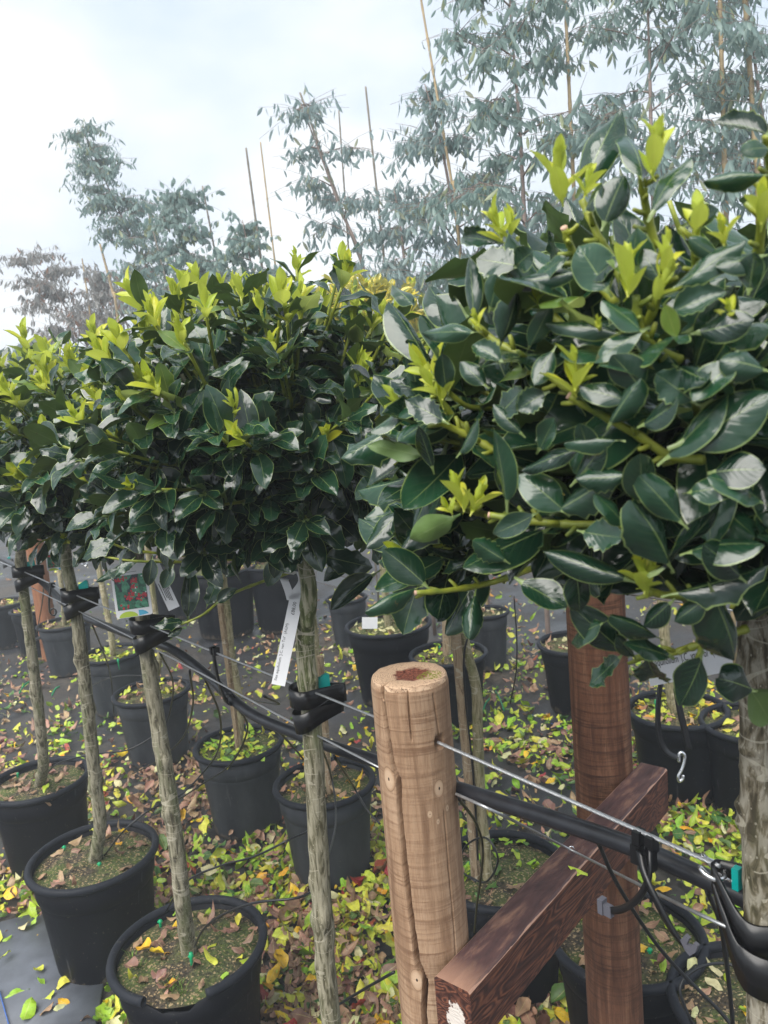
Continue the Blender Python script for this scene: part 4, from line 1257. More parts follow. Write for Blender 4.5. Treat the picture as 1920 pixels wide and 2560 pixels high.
while n_try < 36000:
    n_try += 1
    # uniform over the visible ground, denser close by
    x = fr.uniform(-100, 2050)
    y = 1330 + 1330 * fr.random() ** 0.8
    p = ground(x, y)
    if p.y > 9 or p.y < 0: continue
    pe, al = perp_of(p)
    if any((p.x - q['c'].x) ** 2 + (p.y - q['c'].y) ** 2 < (q['r'] * 0.80) ** 2 for q in POTS): continue
    if (p.x - POST1.x) ** 2 + (p.y - POST1.y) ** 2 < 0.06 ** 2 or (p.x - POST2.x) ** 2 + (p.y - POST2.y) ** 2 < 0.065 ** 2: continue
    n1 = noise.noise(V((p.x * 2.2, p.y * 2.2, 5))) + 0.5 * noise.noise(V((p.x * 6, p.y * 6, 9)))
    den = 0.72 + 0.95 * n1
    if 0.98 < pe < 1.72: den = 0.24 + 0.6 * max(0, n1)                     # the walked strip is nearly bare
    if pe < -0.22: den *= 0.75
    if x < 270 and y > 2290: den *= 0.1
    if pe > 3.2: den *= 0.5
    dd = (p - EYE).length
    if fr.random() > den * min(1, (1.6 / dd) ** 0.15): continue
    g = noise.noise(V((p.x * 1.5, p.y * 1.5, 31)))
    browny = 1.0 if (330 < x < 780 and 1900 < y < 2130) or (x < 260 and 1560 < y < 1800) or (560 < x < 760 and 1480 < y < 1620 and False) else 0.0
    gr = 1.0 if (x > 1150 and 1600 < y < 2300) or (480 < x < 780 and 2080 < y < 2300) or (x < 330 and 1650 < y < 1860) else 0.0
    ws = {'yellow green': 3 + 2 * g, 'lime green': max(0.2, 2.2 + 3.4 * g) + 2.5 * gr, 'pale cream': 2.6 - gr if y < 1700 else 0.8, 'brown': max(0.4, 2.4 - 2.4 * g) + 3.5 * browny, 'pinkish brown': max(0.3, 2.2 - 2.0 * g) + 4.5 * browny, 'orange yellow': 0.5, 'red': 0.3, 'green': 0.8 + 1.2 * gr}
    c = pick({k: max(0.02, v) for k, v in ws.items()})
    fallen(V((p.x, p.y, 0.008 + 0.028 * fr.random() ** 2 * (1 + max(0, n1) * 1.2))), (0.018 + 0.052 * fr.random() ** 1.25), 0.55, c, 'ground')
POTMIX = {'A1': (46, {'brown': 3, 'pinkish brown': 2.5, 'yellow green': 1.6, 'orange yellow': 0.9, 'lime green': 0.7}), 'A2': (30, {'orange yellow': 2, 'pinkish brown': 2.5, 'yellow green': 1.2, 'brown': 1.6}), 'A3': (40, {'brown': 3, 'pinkish brown': 4, 'lime green': 0.6}),
          'B600': (95, {'lime green': 4, 'yellow green': 4, 'green': 0.8}), 'B810': (55, {'orange yellow': 2.2, 'pinkish brown': 2, 'brown': 1.5, 'yellow green': 1}), 'B378': (50, {'pinkish brown': 2, 'yellow green': 2, 'brown': 1}), 'B280': (50, {'lime green': 3, 'yellow green': 3}),
          'B1240': (60, {'lime green': 3, 'green': 2, 'brown': 1.5}), 'B1565': (60, {'brown': 2, 'pinkish brown': 2, 'lime green': 1.5, 'orange yellow': 0.5}), 'B1880': (60, {'pale cream': 2, 'pinkish brown': 2, 'lime green': 2, 'orange yellow': 0.5}),
          'C970': (75, {'pale cream': 4, 'pinkish brown': 3, 'yellow green': 1}), 'C1120': (60, {'brown': 2, 'yellow green': 1.5, 'lime green': 1.5}), 'C1690': (80, {'lime green': 2, 'yellow green': 2, 'orange yellow': 1.6, 'pinkish brown': 1}), 'C1410': (50, {'pale cream': 2, 'pinkish brown': 2}), 'D1215': (30, {'pale cream': 3, 'pinkish brown': 1})}
for q in POTS:
    n, ws = POTMIX.get(q['key'], (35, {'pinkish brown': 1, 'yellow green': 1, 'brown': 1}))
    for _ in range(n):
        a, rr = fr.uniform(0, 6.283), q['rs'] * math.sqrt(fr.uniform(0.02, 0.86))
        fallen(q['c'] + V((rr * math.cos(a), rr * math.sin(a), q['hs'] + 0.012 + 0.012 * fr.random())), fr.uniform(0.025, 0.048), 0.28, pick(ws), 'pot')
_rl = ground(1420, 2165, RAIL_Z + 0.003)
FALLEN_ONE = (_rl,)

# ------------------------------------------------------------------ which leaves show: a coarse depth buffer
def rank_visible():
    GW, GH = 384, 512
    SU = np.linspace(-0.75, 0.75, 7)
    SV = np.linspace(0.04, 0.96, 16)
    samp = np.array([(u * 0.25 * math.sin(math.pi * v) ** 0.7, v, 0.0) for v in SV for u in SU])
    mats = []
    for lf in CROWNS:
        for it in lf.items:
            mats.append(npm(it[1]))
    n_tree = len(mats)
    for f in FALLEN:
        mats.append(npm(f[1]))
    M = np.array(mats)
    P = np.einsum('nij,kj->nki', M[:, :3, :3], samp) + M[:, None, :3, 3]
    Q = P - np.array(EYE)[None, None]
    z = Q @ np.array(CF)
    x = 960 + FPX * (Q @ np.array(CR)) / z
    y = 1280 - FPX * (Q @ np.array(CU)) / z
    ix, iy = np.floor(x * GW / 1920).astype(int), np.floor(y * GH / 2560).astype(int)
    ok = (z > 0.1) & (ix >= 0) & (ix < GW) & (iy >= 0) & (iy < GH)
    lid = np.broadcast_to(np.arange(len(M))[:, None], z.shape)[ok]
    cell = (iy * GW + ix)[ok]
    zz = z[ok]
    order = np.argsort(-zz, kind='stable')
    idb = np.full(GW * GH, -1)
    idb[cell[order]] = lid[order]
    cnt = np.bincount(idb[idb >= 0], minlength=len(M))
    return cnt, n_tree
CNT, NTREE = rank_visible()

MATS = {'mature': None, 'mid': M_MID, 'orange': M_BROWNLEAF}
_shared = {}
def leaf_data(shapes, k, mat):
    key = (id(shapes), k, mat.name)
    if key not in _shared:
        _shared[key] = np_mesh('leaf', [(shapes[k], np.eye(4), 0.0, None)], mat)
    return _shared[key]
ofs = 0
for lf in CROWNS:
    n = len(lf.items)
    c = CNT[ofs:ofs + n].astype(float)
    ofs += n
    order = np.argsort(-c)
    lim = 300
    chosen = [i for i in range(n) if lf.items[i][4]]
    for i in order:
        if len(chosen) >= lim or c[i] < 3: break
        if not lf.items[i][4]: chosen.append(int(i))
    ch = set(chosen)
    for i in chosen:
        k, m, key, t, _ = lf.items[i]
        mat = MATS[key] or lf.mature
        o = link('leaf', leaf_data(lf.shapes, k, mat), lf.root, None, m)
    rest = {}
    for i in range(n):
        if i in ch: continue
        k, m, key, t, _ = lf.items[i]
        rest.setdefault(key, []).append((lf.low[k % len(lf.low)] if lf.low is not lf.shapes else lf.shapes[k], npm(m), t, None))
    for key, parts in rest.items():
        o = link('foliage', np_mesh('foliage', parts, MATS[key] or lf.mature), lf.root)
        o['kind'] = 'stuff'
    if lf.twigs.v:
        o = link('twigs', lf.twigs.mesh('twigs', M_TWIG), lf.root)
        o['kind'] = 'stuff'
    for m in lf.shoots:
        link('young_shoot', rnd.choice(SHOOTS), lf.root, None, m)

# fallen leaves as things
SHORT = {'A0': 'pot below the striped trunk', 'A1': 'broken rimmed pot', 'A2': 'mossy black pot', 'A3': 'pot cut by the picture edge', 'Am': 'pot below the rough barked trunk', 'B600': 'pot of lime green leaves', 'B810': 'dusty pot by the split post',
         'B378': 'grey pot behind the tagged trunk', 'B280': 'grey pot with the hanging leaf', 'B160': 'pot against the orange post', 'B1240': 'pot of the crooked trunk', 'B1565': 'gritty pot behind the red post', 'B1880': 'pot of pale gravel',
         'C970': 'large pot with the white card', 'C1120': 'pot with the square stake', 'C1410': 'pot behind the red post', 'C1690': 'pot with the hooked strap', 'D1215': 'slim ribbed pot', 'D545': 'big tub beyond the path', 'X860': 'small grey pot',
         'F430': 'tub behind the picture tag', 'F20': 'pot at the far picture edge', 'F75': 'pot behind the orange post', 'F700': 'tub behind the price tag', 'C1850': 'shaded pot under the near crown'}
fc = CNT[NTREE:]
order = np.argsort(-fc)
chosen = set(int(i) for i in order[:300] if fc[i] > 0)
fdata = {}
for i in sorted(chosen):
    k, m, col, place = FALLEN[i]
    if (k, col) not in fdata:
        fdata[(k, col)] = np_mesh('fallen_leaf', [(FALL[k], np.eye(4), 0.0, (*FCOL[col], 1))], M_LITTER)
    o = link('fallen_leaf', fdata[(k, col)], None, None, m)
    q = min(POTS, key=lambda q: (q['c'].x - m[0][3]) ** 2 + (q['c'].y - m[1][3]) ** 2)
    sh = SHORT[q['key']]
    where = f'on the ground near the {sh}' if place == 'ground' else f'lying on the soil inside the {sh}'
    tag(o, f'{col} fallen leaf {where}', 'leaf', f'{col} fallen leaves ' + where)
rest = [(FALL[k], npm(m), fr.random(), (*FCOL[col], 1)) for i, (k, m, col, place) in enumerate(FALLEN) if i not in chosen]
o = link('leaf_litter', np_mesh('leaf_litter', rest, M_LITTER))
tag(o, 'litter of yellow, green and brown fallen leaves over the ground cloth and pots', 'leaf litter', None, 'stuff')
_m = frame(_rl, V((0.8, -0.3, 0)), V((0, 0.1, 1)), 0.030, 0.034)
o = link('fallen_leaf', np_mesh('fallen_leaf', [(FALL[1], np.eye(4), 0, (0.5, 0.55, 0.05, 1))], M_LITTER), None, None, _m)
tag(o, 'small yellow leaf resting on top of the dark timber rail', 'leaf')

# ------------------------------------------------------------------ stakes beside the trunks of the second row
def stake(pts, w_, label, mat=M_STAKE, perp=0.7, square=True, bottom=0.25):
    q = rowpts(pts, perp)
    b = V((q[0].x + (q[0].x - q[-1].x) * 0.05, q[0].y, bottom))
    mb = MB()
    tube(mb, [b] + q, w_, 6 if square else 10)
    o = mb.obj('plant_stake', mat, None, not square)
    tag(o, label, 'stake', 'stakes supporting the potted trees')
stake([(588, 1800), (562, 1600), (542, 1440)], 0.0135, 'square brown stake in the pot of lime green leaves', perp=0.66)
stake([(822, 1950), (812, 1800), (800, 1640)], 0.012, 'pale stake in the dusty pot beside the split post', perp=0.71)
stake([(1192, 2230), (1172, 1950), (1150, 1700), (1130, 1490)], 0.013, 'dark weathered stake tied to the crooked mossy trunk', perp=0.70)
stake([(1118, 1640), (1116, 1560), (1112, 1480)], 0.022, 'square pale stake standing in the pot behind the split post', perp=1.92)

# ------------------------------------------------------------------ wires and irrigation pipe
def wire(pts, r, label, strands=True, name='steel_wire'):
    mb = MB()
    pp = [V(p) for p in pts]
    if strands:
        L_ = sum((b - a).length for a, b in zip(pp, pp[1:]))
        n = int(L_ / 0.004)
        fine = []
        seg = smooth_path(pp, max(6, n // max(1, len(pp) - 1)))
        for s in range(5):
            path = []
            for i, p in enumerate(seg):
                t = (seg[min(i + 1, len(seg) - 1)] - seg[max(i - 1, 0)]).normalized()
                u = V((0, 0, 1)) - t * t.z
                u.normalize()
                v = t.cross(u)
                a = i * 0.9 + s * 2 * math.pi / 5
                path.append(p + (u * math.cos(a) + v * math.sin(a)) * r * 0.55)
            tube(mb, path, r * 0.48, 5)
    else:
        tube(mb, smooth_path(pp, 6), r, 7)
    o = mb.obj(name, M_STEEL)
    tag(o, label, 'wire', 'steel wires strung along the tree rows')
wire(rowpts([(1095, 1856), (1800, 2166)]), 0.0023, 'twisted steel wire from the split post towards the hooked strap')
wire(rowpts([(1010, 1822), (838, 1752), (545, 1634), (388, 1570), (190, 1488), (75, 1436), (-60, 1380)]), 0.0020, 'upper steel wire running back from the split post along the tree trunks', False)
wire([onrow(960, 1925), onrow(700, 1790), onrow(420, 1640), onrow(200, 1530), onrow(80, 1470)], 0.0017, 'lower steel wire running back from the split post below the upper one', False)
_st = ground(1428, 2125, RAIL_Z + 0.008)
wire([onrow(1140, 1985), onrow(1260, 2040, 0.01), _st, onrow(1700, 2262), onrow(1925, 2365)], 0.0019, 'thin plain wire stapled down on the dark timber rail', False)
wire([V((POST2.x, POST2.y, 0)) + RN * 0.02 + V((0, 0, 1.215)), V((POST2.x, POST2.y, 1.215)) - RD * 1.6 + RN * 0.02], 0.002, 'steel wire leaving the dark red post under the near crown', False)

pipe_pts = [(-40, 1375), (81, 1437), (150, 1498), (208, 1541), (335, 1591), (428, 1622), (520, 1690), (625, 1782), (787, 1851), (931, 1900), (1040, 1940), (1145, 1973), (1260, 2010), (1388, 2050), (1585, 2118), (1760, 2195), (1960, 2290)]
def pipe():
    mb = MB()
    pp = []
    for i, (x, y) in enumerate(pipe_pts):
        pe = 0.075 if 850 < x < 1120 else 0.045
        pp.append(onrow(x, y, pe))
    tube(mb, smooth_path(pp, 8), 0.0105, 14)
    for k in (16, 40, 62, 100):
        pass
    o = mb.obj('irrigation_pipe', M_PIPE)
    tag(o, 'thick black irrigation pipe sagging along the front tree row', 'pipe')
    mb = MB()
    q = [onrow(x, y, 0.7) for x, y in ((-30, 1640), (40, 1610), (90, 1598), (130, 1580))]
    tube(mb, smooth_path([V((p.x, p.y, max(p.z, 0.02))) for p in q], 6), 0.012, 10)
    o = mb.obj('irrigation_pipe', M_PIPE)
    tag(o, 'black irrigation pipe lying low beside the orange brown post', 'pipe')
pipe()

def drip(pts, label, r=0.0026):
    q = [onrow(x, y, pe) for x, y, pe in pts]
    q = [V((p.x, p.y, max(p.z, 0.012))) for p in q]
    mb = MB()
    tube(mb, smooth_path(q, 8), r, 7)
    o = mb.obj('drip_tube', M_TUBE)
    tag(o, label, 'drip tube', 'thin black drip tubes hanging from the pipe')
drip([(399, 1630, .05), (431, 1699, .2), (428, 1763, .3), (405, 1821, .3), (324, 1873, .2), (231, 1886, .12), (139, 1912, .05), (100, 1965, .02)], 'thin black tube looping down to the pot of brown leaves at the picture edge')
drip([(474, 1676, .05), (482, 1763, .2), (457, 1844, .3), (393, 1902, .3), (330, 1935, .3)], 'thin black tube arching past the grey pot behind the picture tag trunk')
drip([(509, 1690, .05), (550, 1792, .2), (544, 1879, .3), (498, 1942, .3), (445, 1992, .2), (370, 2028, .1), (307, 2080, .03), (262, 2138, .01)], 'thin black tube running into the mossy pot with yellow leaves')
drip([(584, 1757, .05), (619, 1821, .25), (579, 1908, .3), (509, 1958, .3), (430, 2010, .3)], 'thin black tube hanging in front of the pot of lime green leaves')
drip([(680, 1810, .05), (752, 1890, .4), (800, 1960, .45), (785, 2060, .3), (720, 2100, .2), (636, 2141, .15), (544, 2167, .1), (463, 2207, .05), (408, 2290, .03)], 'thin black tube curving behind the striped trunk into the broken rimmed pot')
drip([(800, 1860, .06), (824, 1925, .5), (838, 2000, .5), (836, 2080, .4), (800, 2190, .2), (758, 2240, .1), (636, 2257, .03), (555, 2288, .01), (509, 2323, 0), (486, 2367, 0)], 'thin black tube crossing the litter into the front of the broken rimmed pot')
drip([(835, 1890, .06), (880, 1960, .4), (915, 2020, .4), (950, 2060, .4)], 'thin black tube dropping behind the split post')
drip([(845, 2512, .1), (915, 2470, .08), (985, 2430, .08)], 'thin black tube low between the striped trunk and split post')
drip([(1141, 1990, .06), (1192, 2062, .3), (1207, 2139, .4), (1192, 2266, .5), (1186, 2330, .55)], 'thin black tube falling along the crooked mossy trunk')
drip([(1170, 2190, .62), (1215, 2205, .6), (1245, 2150, .6), (1215, 2095, .6), (1165, 2115, .6), (1150, 2170, .6), (1190, 2205, .6)], 'coil of thin black tube beside the crooked mossy trunk')
drip([(1495, 2105, .06), (1550, 2222, .12), (1658, 2382, .2), (1805, 2535, .25), (1850, 2600, .25)], 'thin black tube crossing in front of the gritty pot')
drip([(1767, 2225, .04), (1805, 2330, .1), (1831, 2548, .2), (1832, 2620, .2)], 'thin black tube hanging below the hooked strap')
drip([(1730, 2560, .5), (1700, 2470, .5), (1745, 2420, .55), (1820, 2410, .6), (1890, 2450, .6)], 'thin black tube arching over the pot of pale gravel')
drip([(1180, 1560, .68), (1160, 1640, .66), (1165, 1760, .66), (1180, 1900, .66), (1190, 2050, .66), (1195, 2150, .66)], 'thin black tube running down the weathered stake')
drip([(1285, 1490, 1.5), (1292, 1600, 1.5), (1290, 1680, 1.5), (1275, 1760, 1.5)], 'thin black tube hanging over the bare cloth beyond the split post')
drip([(660, 1740, .05), (690, 1760, .5), (560, 1735, .6), (470, 1700, .6), (300, 1690, .5), (215, 1720, .5)], 'thin black tube slung low between the two rows')
drip([(230, 1560, .05), (262, 1640, .3), (278, 1700, .5), (285, 1790, .55)], 'thin black tube dropping past the pot with the hanging leaf')
drip([(110, 1460, .1), (105, 1510, .3), (92, 1580, .4)], 'thin black tube in front of the orange brown post')

# ------------------------------------------------------------------ drip pegs in the soil
def peg(x, y, hz, label, tall=0.02):
    p = ground(x, y, hz)
    mb = MB()
    tube(mb, [p + V((0, 0, -0.02)), p + V((0, 0, tall * 0.6)), p + V((0.001, 0, tall))], [0.0028, 0.004, 0.0048], 8)
    tube(mb, [p + V((-0.006, 0, tall * 0.75)), p + V((0.006, 0, tall * 0.8))], 0.0028, 6)
    o = mb.obj('drip_peg', M_GREENP)
    tag(o, label, 'drip peg', 'green drip pegs pushed into the pot soil')
peg(481, 2420, 0.312, 'green drip peg at the trunk foot in the broken rimmed pot', 0.040)
peg(402, 2318, 0.312, 'green drip peg towards the back of the broken rimmed pot')
peg(250, 2172, 0.312, 'green drip peg in front of the trunk in the mossy pot')
peg(162, 2130, 0.312, 'green drip peg among yellow leaves in the mossy pot')
peg(45, 1944, 0.312, 'green drip peg in the pot of brown leaves at the picture edge')
peg(795, 2005, 0.312, 'green drip peg in the dusty pot beside the split post')
peg(1172, 2172, 0.312, 'green drip peg beside the crooked mossy trunk')
peg(1625, 2392, 0.312, 'green drip peg in the gritty pot behind the dark red post')
peg(1640, 1780, 0.312, 'tall green drip peg in the pot with the hooked strap', 0.05)
peg(1100, 1625, 0.312, 'green drip peg in the pot with the square pale stake')
peg(297, 1665, 0.312, 'green drip peg in the pot with the hanging leaf', 0.04)
# loose green strips on the ground
for a, b, lb in (((1240, 1735), (1262, 1790), 'green plastic strip standing in litter beyond the split post'), ((1205, 1790), (1225, 1760), 'second green plastic strip nearer the crooked trunk'), ((48, 1740), (75, 1715), 'green plastic strip lying in the brown litter near the orange post'), ((130, 1745), (150, 1728), 'green plastic strip lying in the lime litter between two thin trunks')):
    A, B = ground(*a), ground(*b)
    mb = MB()
    band(mb, smooth_path([A + V((0, 0, 0.015)), A.lerp(B, .5) + V((0, 0, 0.035)), B + V((0, 0, 0.03))], 5), V((0, 0, 0.012)), 0.003, closed=False)
    o = mb.obj('plastic_strip', M_GREENP)
    tag(o, lb, 'plastic strip')

# ------------------------------------------------------------------ tree ties
def teardrop(c, r, d, ext, n=28, tilt=0.0):
    """closed loop round a trunk with its point in direction d"""
    e = V((-d.y, d.x, 0))
    pts = []
    for k in range(n):
        a = 2 * math.pi * k / n
        x, y = math.cos(a), math.sin(a)
        rr = r * (1 + 0.25 * max(0, -x))
        px_ = x * rr if x < 0 else r * x + (ext - r) * x ** 3
        py_ = y * rr * (1.1 if x < 0 else max(0.12, 1 - 0.75 * x ** 2))
        pts.append(c + d * px_ + e * py_ + V((0, 0, tilt * px_)))
    return pts
def tie(x, y, size, label, d=None, perp=0.0, teal=True, trunk_r=0.018):
    c = onrow(x, y, perp)
    d = d or (RN * 0.8 - RD * 0.55).normalized()
    root = empty('tree_tie', c, label, 'tree tie', 'black rubber ties round the tree trunks')
    mb = MB()
    band(mb, teardrop(c + V((0, 0, 0.010 * size)), trunk_r * 1.25, d, 0.058 * size, tilt=-0.04), V((0, 0, 0.029 * size)), 0.0020)
    link('strap', mb.mesh('strap', M_RUBBER), root)
    mb = MB()
    lp = teardrop(c + V((0, 0, -0.024 * size)), trunk_r * 1.12, d, 0.054 * size, tilt=0.36)
    band(mb, lp, [V((0, 0, 0.037 * size)) - (p - c).normalized() * -0.006 for p in lp], 0.0022)
    link('strap', mb.mesh('strap', M_RUBBER), root)
    mb = MB()
    e = V((-d.y, d.x, 0))
    box(mb, c + d * (trunk_r + 0.006) + e * 0.004 + V((0, 0, 0.004)), d * 0.005, e * 0.006, V((0, 0, 0.012 * size)))
    link('buckle', mb.mesh('buckle', M_RUBBER, False), root)
    if teal:
        mb = MB()
        cc = c + d * (trunk_r + 0.001) - e * 0.0 + V((0, 0, 0.028 * size)) + RN * 0.006
        s = []
        for (q, h) in ((-0.010, -0.020), (0.012, -0.020), (0.012, 0.010), (0.007, 0.013), (-0.010, 0.004)):
            s.append((q, h))
        vs = []
        for o_ in (-0.004, 0.004):
            for q, h in s:
                vs.append(cc + d * q * size + e * o_ + V((0, 0, h * size)))
        n = len(s)
        mb.add(vs, [tuple(range(n - 1, -1, -1)), tuple(range(n, 2 * n))] + [(i, (i + 1) % n, n + (i + 1) % n, n + i) for i in range(n)])
        link('clip', mb.mesh('clip', M_TEAL, False), root)
    return root
tie(772, 1752, 1.0, 'black rubber tie with a teal clip on the green striped trunk')
tie(366, 1572, 1.1, 'black rubber tie just under the red berry picture tag', teal=False, trunk_r=0.021)
tie(186, 1496, 1.15, 'black rubber tie with a teal clip on the trunk of the mossy pot', trunk_r=0.021)
tie(58, 1436, 1.15, 'black rubber tie on the trunk at the far end of the front row', trunk_r=0.020)
tie(1150, 1492, 1.0, 'teal clipped tie high on the crooked mossy trunk under the near crown', perp=0.72, trunk_r=0.018)
tie(15, 1405, 1.0, 'teal clipped tie at the picture edge beyond the front row', perp=0.8)

def near_tie():
    c = onrow(1903, 2260)
    root = empty('tree_tie', c, 'wide black rubber strap hooked from the wire round the rough barked trunk', 'tree tie', 'black rubber ties round the tree trunks')
    hook = onrow(1790, 2185)
    mb = MB()
    up_ = V((0, 0, 1))
    tr = onrow(1903, 2275)
    # upper strap: loop over the hook, to the trunk and round it
    tc_ = -RN * 1.0
    A = hook + up_ * 0.004
    def seg(z1, z2, side):
        return [A + RN * 0.004 * side + up_ * z1, A.lerp(tr, 0.35) + RN * 0.012 * side + up_ * (z1 * 0.6 + z2 * 0.4), A.lerp(tr, 0.75) + RN * 0.019 * side + up_ * z2, tr + RN * 0.0205 * side + up_ * z2 - RD * 0.004,
                tr - RD * 0.021 + up_ * z2 + RN * 0.006 * side]
    front = seg(0.002, -0.018, -1)
    back = seg(0.002, 0.006, 1)
    lp = smooth_path(front, 6) + list(reversed(smooth_path(back, 6)))
    band(mb, lp, [V((0, 0, 0.010 + 0.024 * min(1, (p - A).length / 0.05))) for p in lp], 0.0024)
    link('strap', mb.mesh('strap', M_RUBBER), root)
    mb = MB()
    f2 = [A + up_ * -0.010 - RN * 0.004, A.lerp(tr, 0.4) - RN * 0.016 - up_ * 0.026, A.lerp(tr, 0.8) - RN * 0.024 - up_ * 0.044, tr - RN * 0.024 - RD * 0.01 - up_ * 0.046, tr - RD * 0.03 - up_ * 0.05 - RN * 0.01]
    q = smooth_path(f2, 6)
    band(mb, q, [V((0, 0, 0.006 + 0.034 * min(1, i / 14))) for i in range(len(q))], 0.0024, closed=False)
    link('strap', mb.mesh('strap', M_RUBBER), root)
    mb = MB()
    d = (tr - hook).normalized()
    e = d.cross(up_).normalized()
    ring = []
    for k in range(15):
        a = -2.6 + 5.0 * k / 14
        ring.append(hook + up_ * 0.001 + d * (0.011 * math.cos(a)) - d * 0.004 + e * (0.010 * math.sin(a)))
    tube(mb, ring, 0.0028, 8)
    tube(mb, smooth_path([hook - d * 0.014 + up_ * 0.006, hook - d * 0.016 - e * 0.008, hook - d * 0.008 - e * 0.012 - up_ * 0.006, hook + d * 0.008 - e * 0.012 - up_ * 0.005, hook + d * 0.014 - e * 0.006], 6), 0.003, 8)
    link('hook', mb.mesh('hook', M_ZINC), root)
    mb = MB()
    box(mb, tr - RD * -0.020 + RN * -0.002 + up_ * 0.022, RD * 0.003, RN * 0.004, up_ * 0.010)
    link('clip', mb.mesh('clip', M_TEAL, False), root)
    mb = MB()
    box(mb, tr - RD * -0.022 + RN * -0.002 - up_ * 0.048, RD * 0.002, RN * 0.003, up_ * 0.006)
    link('clip', mb.mesh('clip', M_TEAL, False), root)
near_tie()

def hanging_strap():
    c = at(1680, 1840, 2.5)
    def q(x, y): return at(x, y, 2.45)
    root = empty('hooked_strap', c, 'loose black strap with bright metal hooks hanging before a pot', 'strap')
    mb = MB()
    p = smooth_path([q(1652, 1700), q(1645, 1760), q(1646, 1830), q(1662, 1875), q(1690, 1893), q(1705, 1890)], 6)
    band(mb, p, V((0.02, 0.01, 0.004)), 0.002, closed=False)
    p = smooth_path([q(1690, 1720), q(1700, 1780), q(1712, 1830), q(1722, 1875)], 6)
    band(mb, p, V((0.022, 0.008, 0.0)), 0.003, closed=False)
    link('strap', mb.mesh('strap', M_RUBBER), root)
    mb = MB()
    p = smooth_path([q(1697, 1905), q(1698, 1885), q(1706, 1882), q(1712, 1893), q(1706, 1920), q(1696, 1940), q(1698, 1953), q(1706, 1948), q(1708, 1938)], 6)
    tube(mb, p, 0.005, 8)
    link('hook', mb.mesh('hook', M_ZINC), root)
hanging_strap()
def small_hooks():
    root = empty('hook_pair', at(190, 1405, 3.2), 'pair of bright metal hooks dangling beyond the second trunk', 'hook')
    mb = MB()
    for (x, y) in ((192, 1396), (212, 1410)):
        p = smooth_path([at(x - 6, y + 4, 3.2), at(x - 6, y - 6, 3.2), at(x + 3, y - 6, 3.2), at(x + 5, y + 2, 3.2), at(x, y + 6, 3.2)], 5)
        tube(mb, p, 0.004, 6)
    link('hook', mb.mesh('hook', M_ZINC), root)
small_hooks()

# ------------------------------------------------------------------ hangers that clip the pipe under the wire
def hanger(top, bot, label, wide=0.011):
    A, B = onrow(*top), onrow(*bot, 0.035)
    root = empty('pipe_hanger', A, label, 'pipe hanger', 'black plastic hangers clipping the pipe to the wire')
    mb = MB()
    m = A.lerp(B, 0.5) - RN * 0.012
    p = smooth_path([A + V((0, 0, 0.004)) - RN * 0.005, m, B - RN * 0.012], 6)
    band(mb, p, RD * wide, 0.003, closed=False)
    link('strip', mb.mesh('strip', M_RUBBER), root)
    mb = MB()
    for s in (-1, 1):
        box(mb, A + RD * (0.006 * s) + V((0, 0, 0.003)), RD * 0.0035, RN * 0.006, V((0, 0, 0.007)))
    link('wire_clip', mb.mesh('wire_clip', M_RUBBER, False), root)
    mb = MB()
    loop = [B + RN * 0.010 * math.cos(a) + V((0, 0, 0.012 * math.sin(a))) + RN * 0.0 for a in [k * 6.283 / 16 for k in range(16)]]
    band(mb, loop, RD * 0.014, 0.002)
    link('pipe_loop', mb.mesh('pipe_loop', M_RUBBER), root)
hanger((537, 1631), (575, 1748), 'black plastic hanger on the wire between the tagged trunks')
hanger((131, 1465), (133, 1530), 'black plastic hanger on the wire between the two farthest front trunks', 0.014)
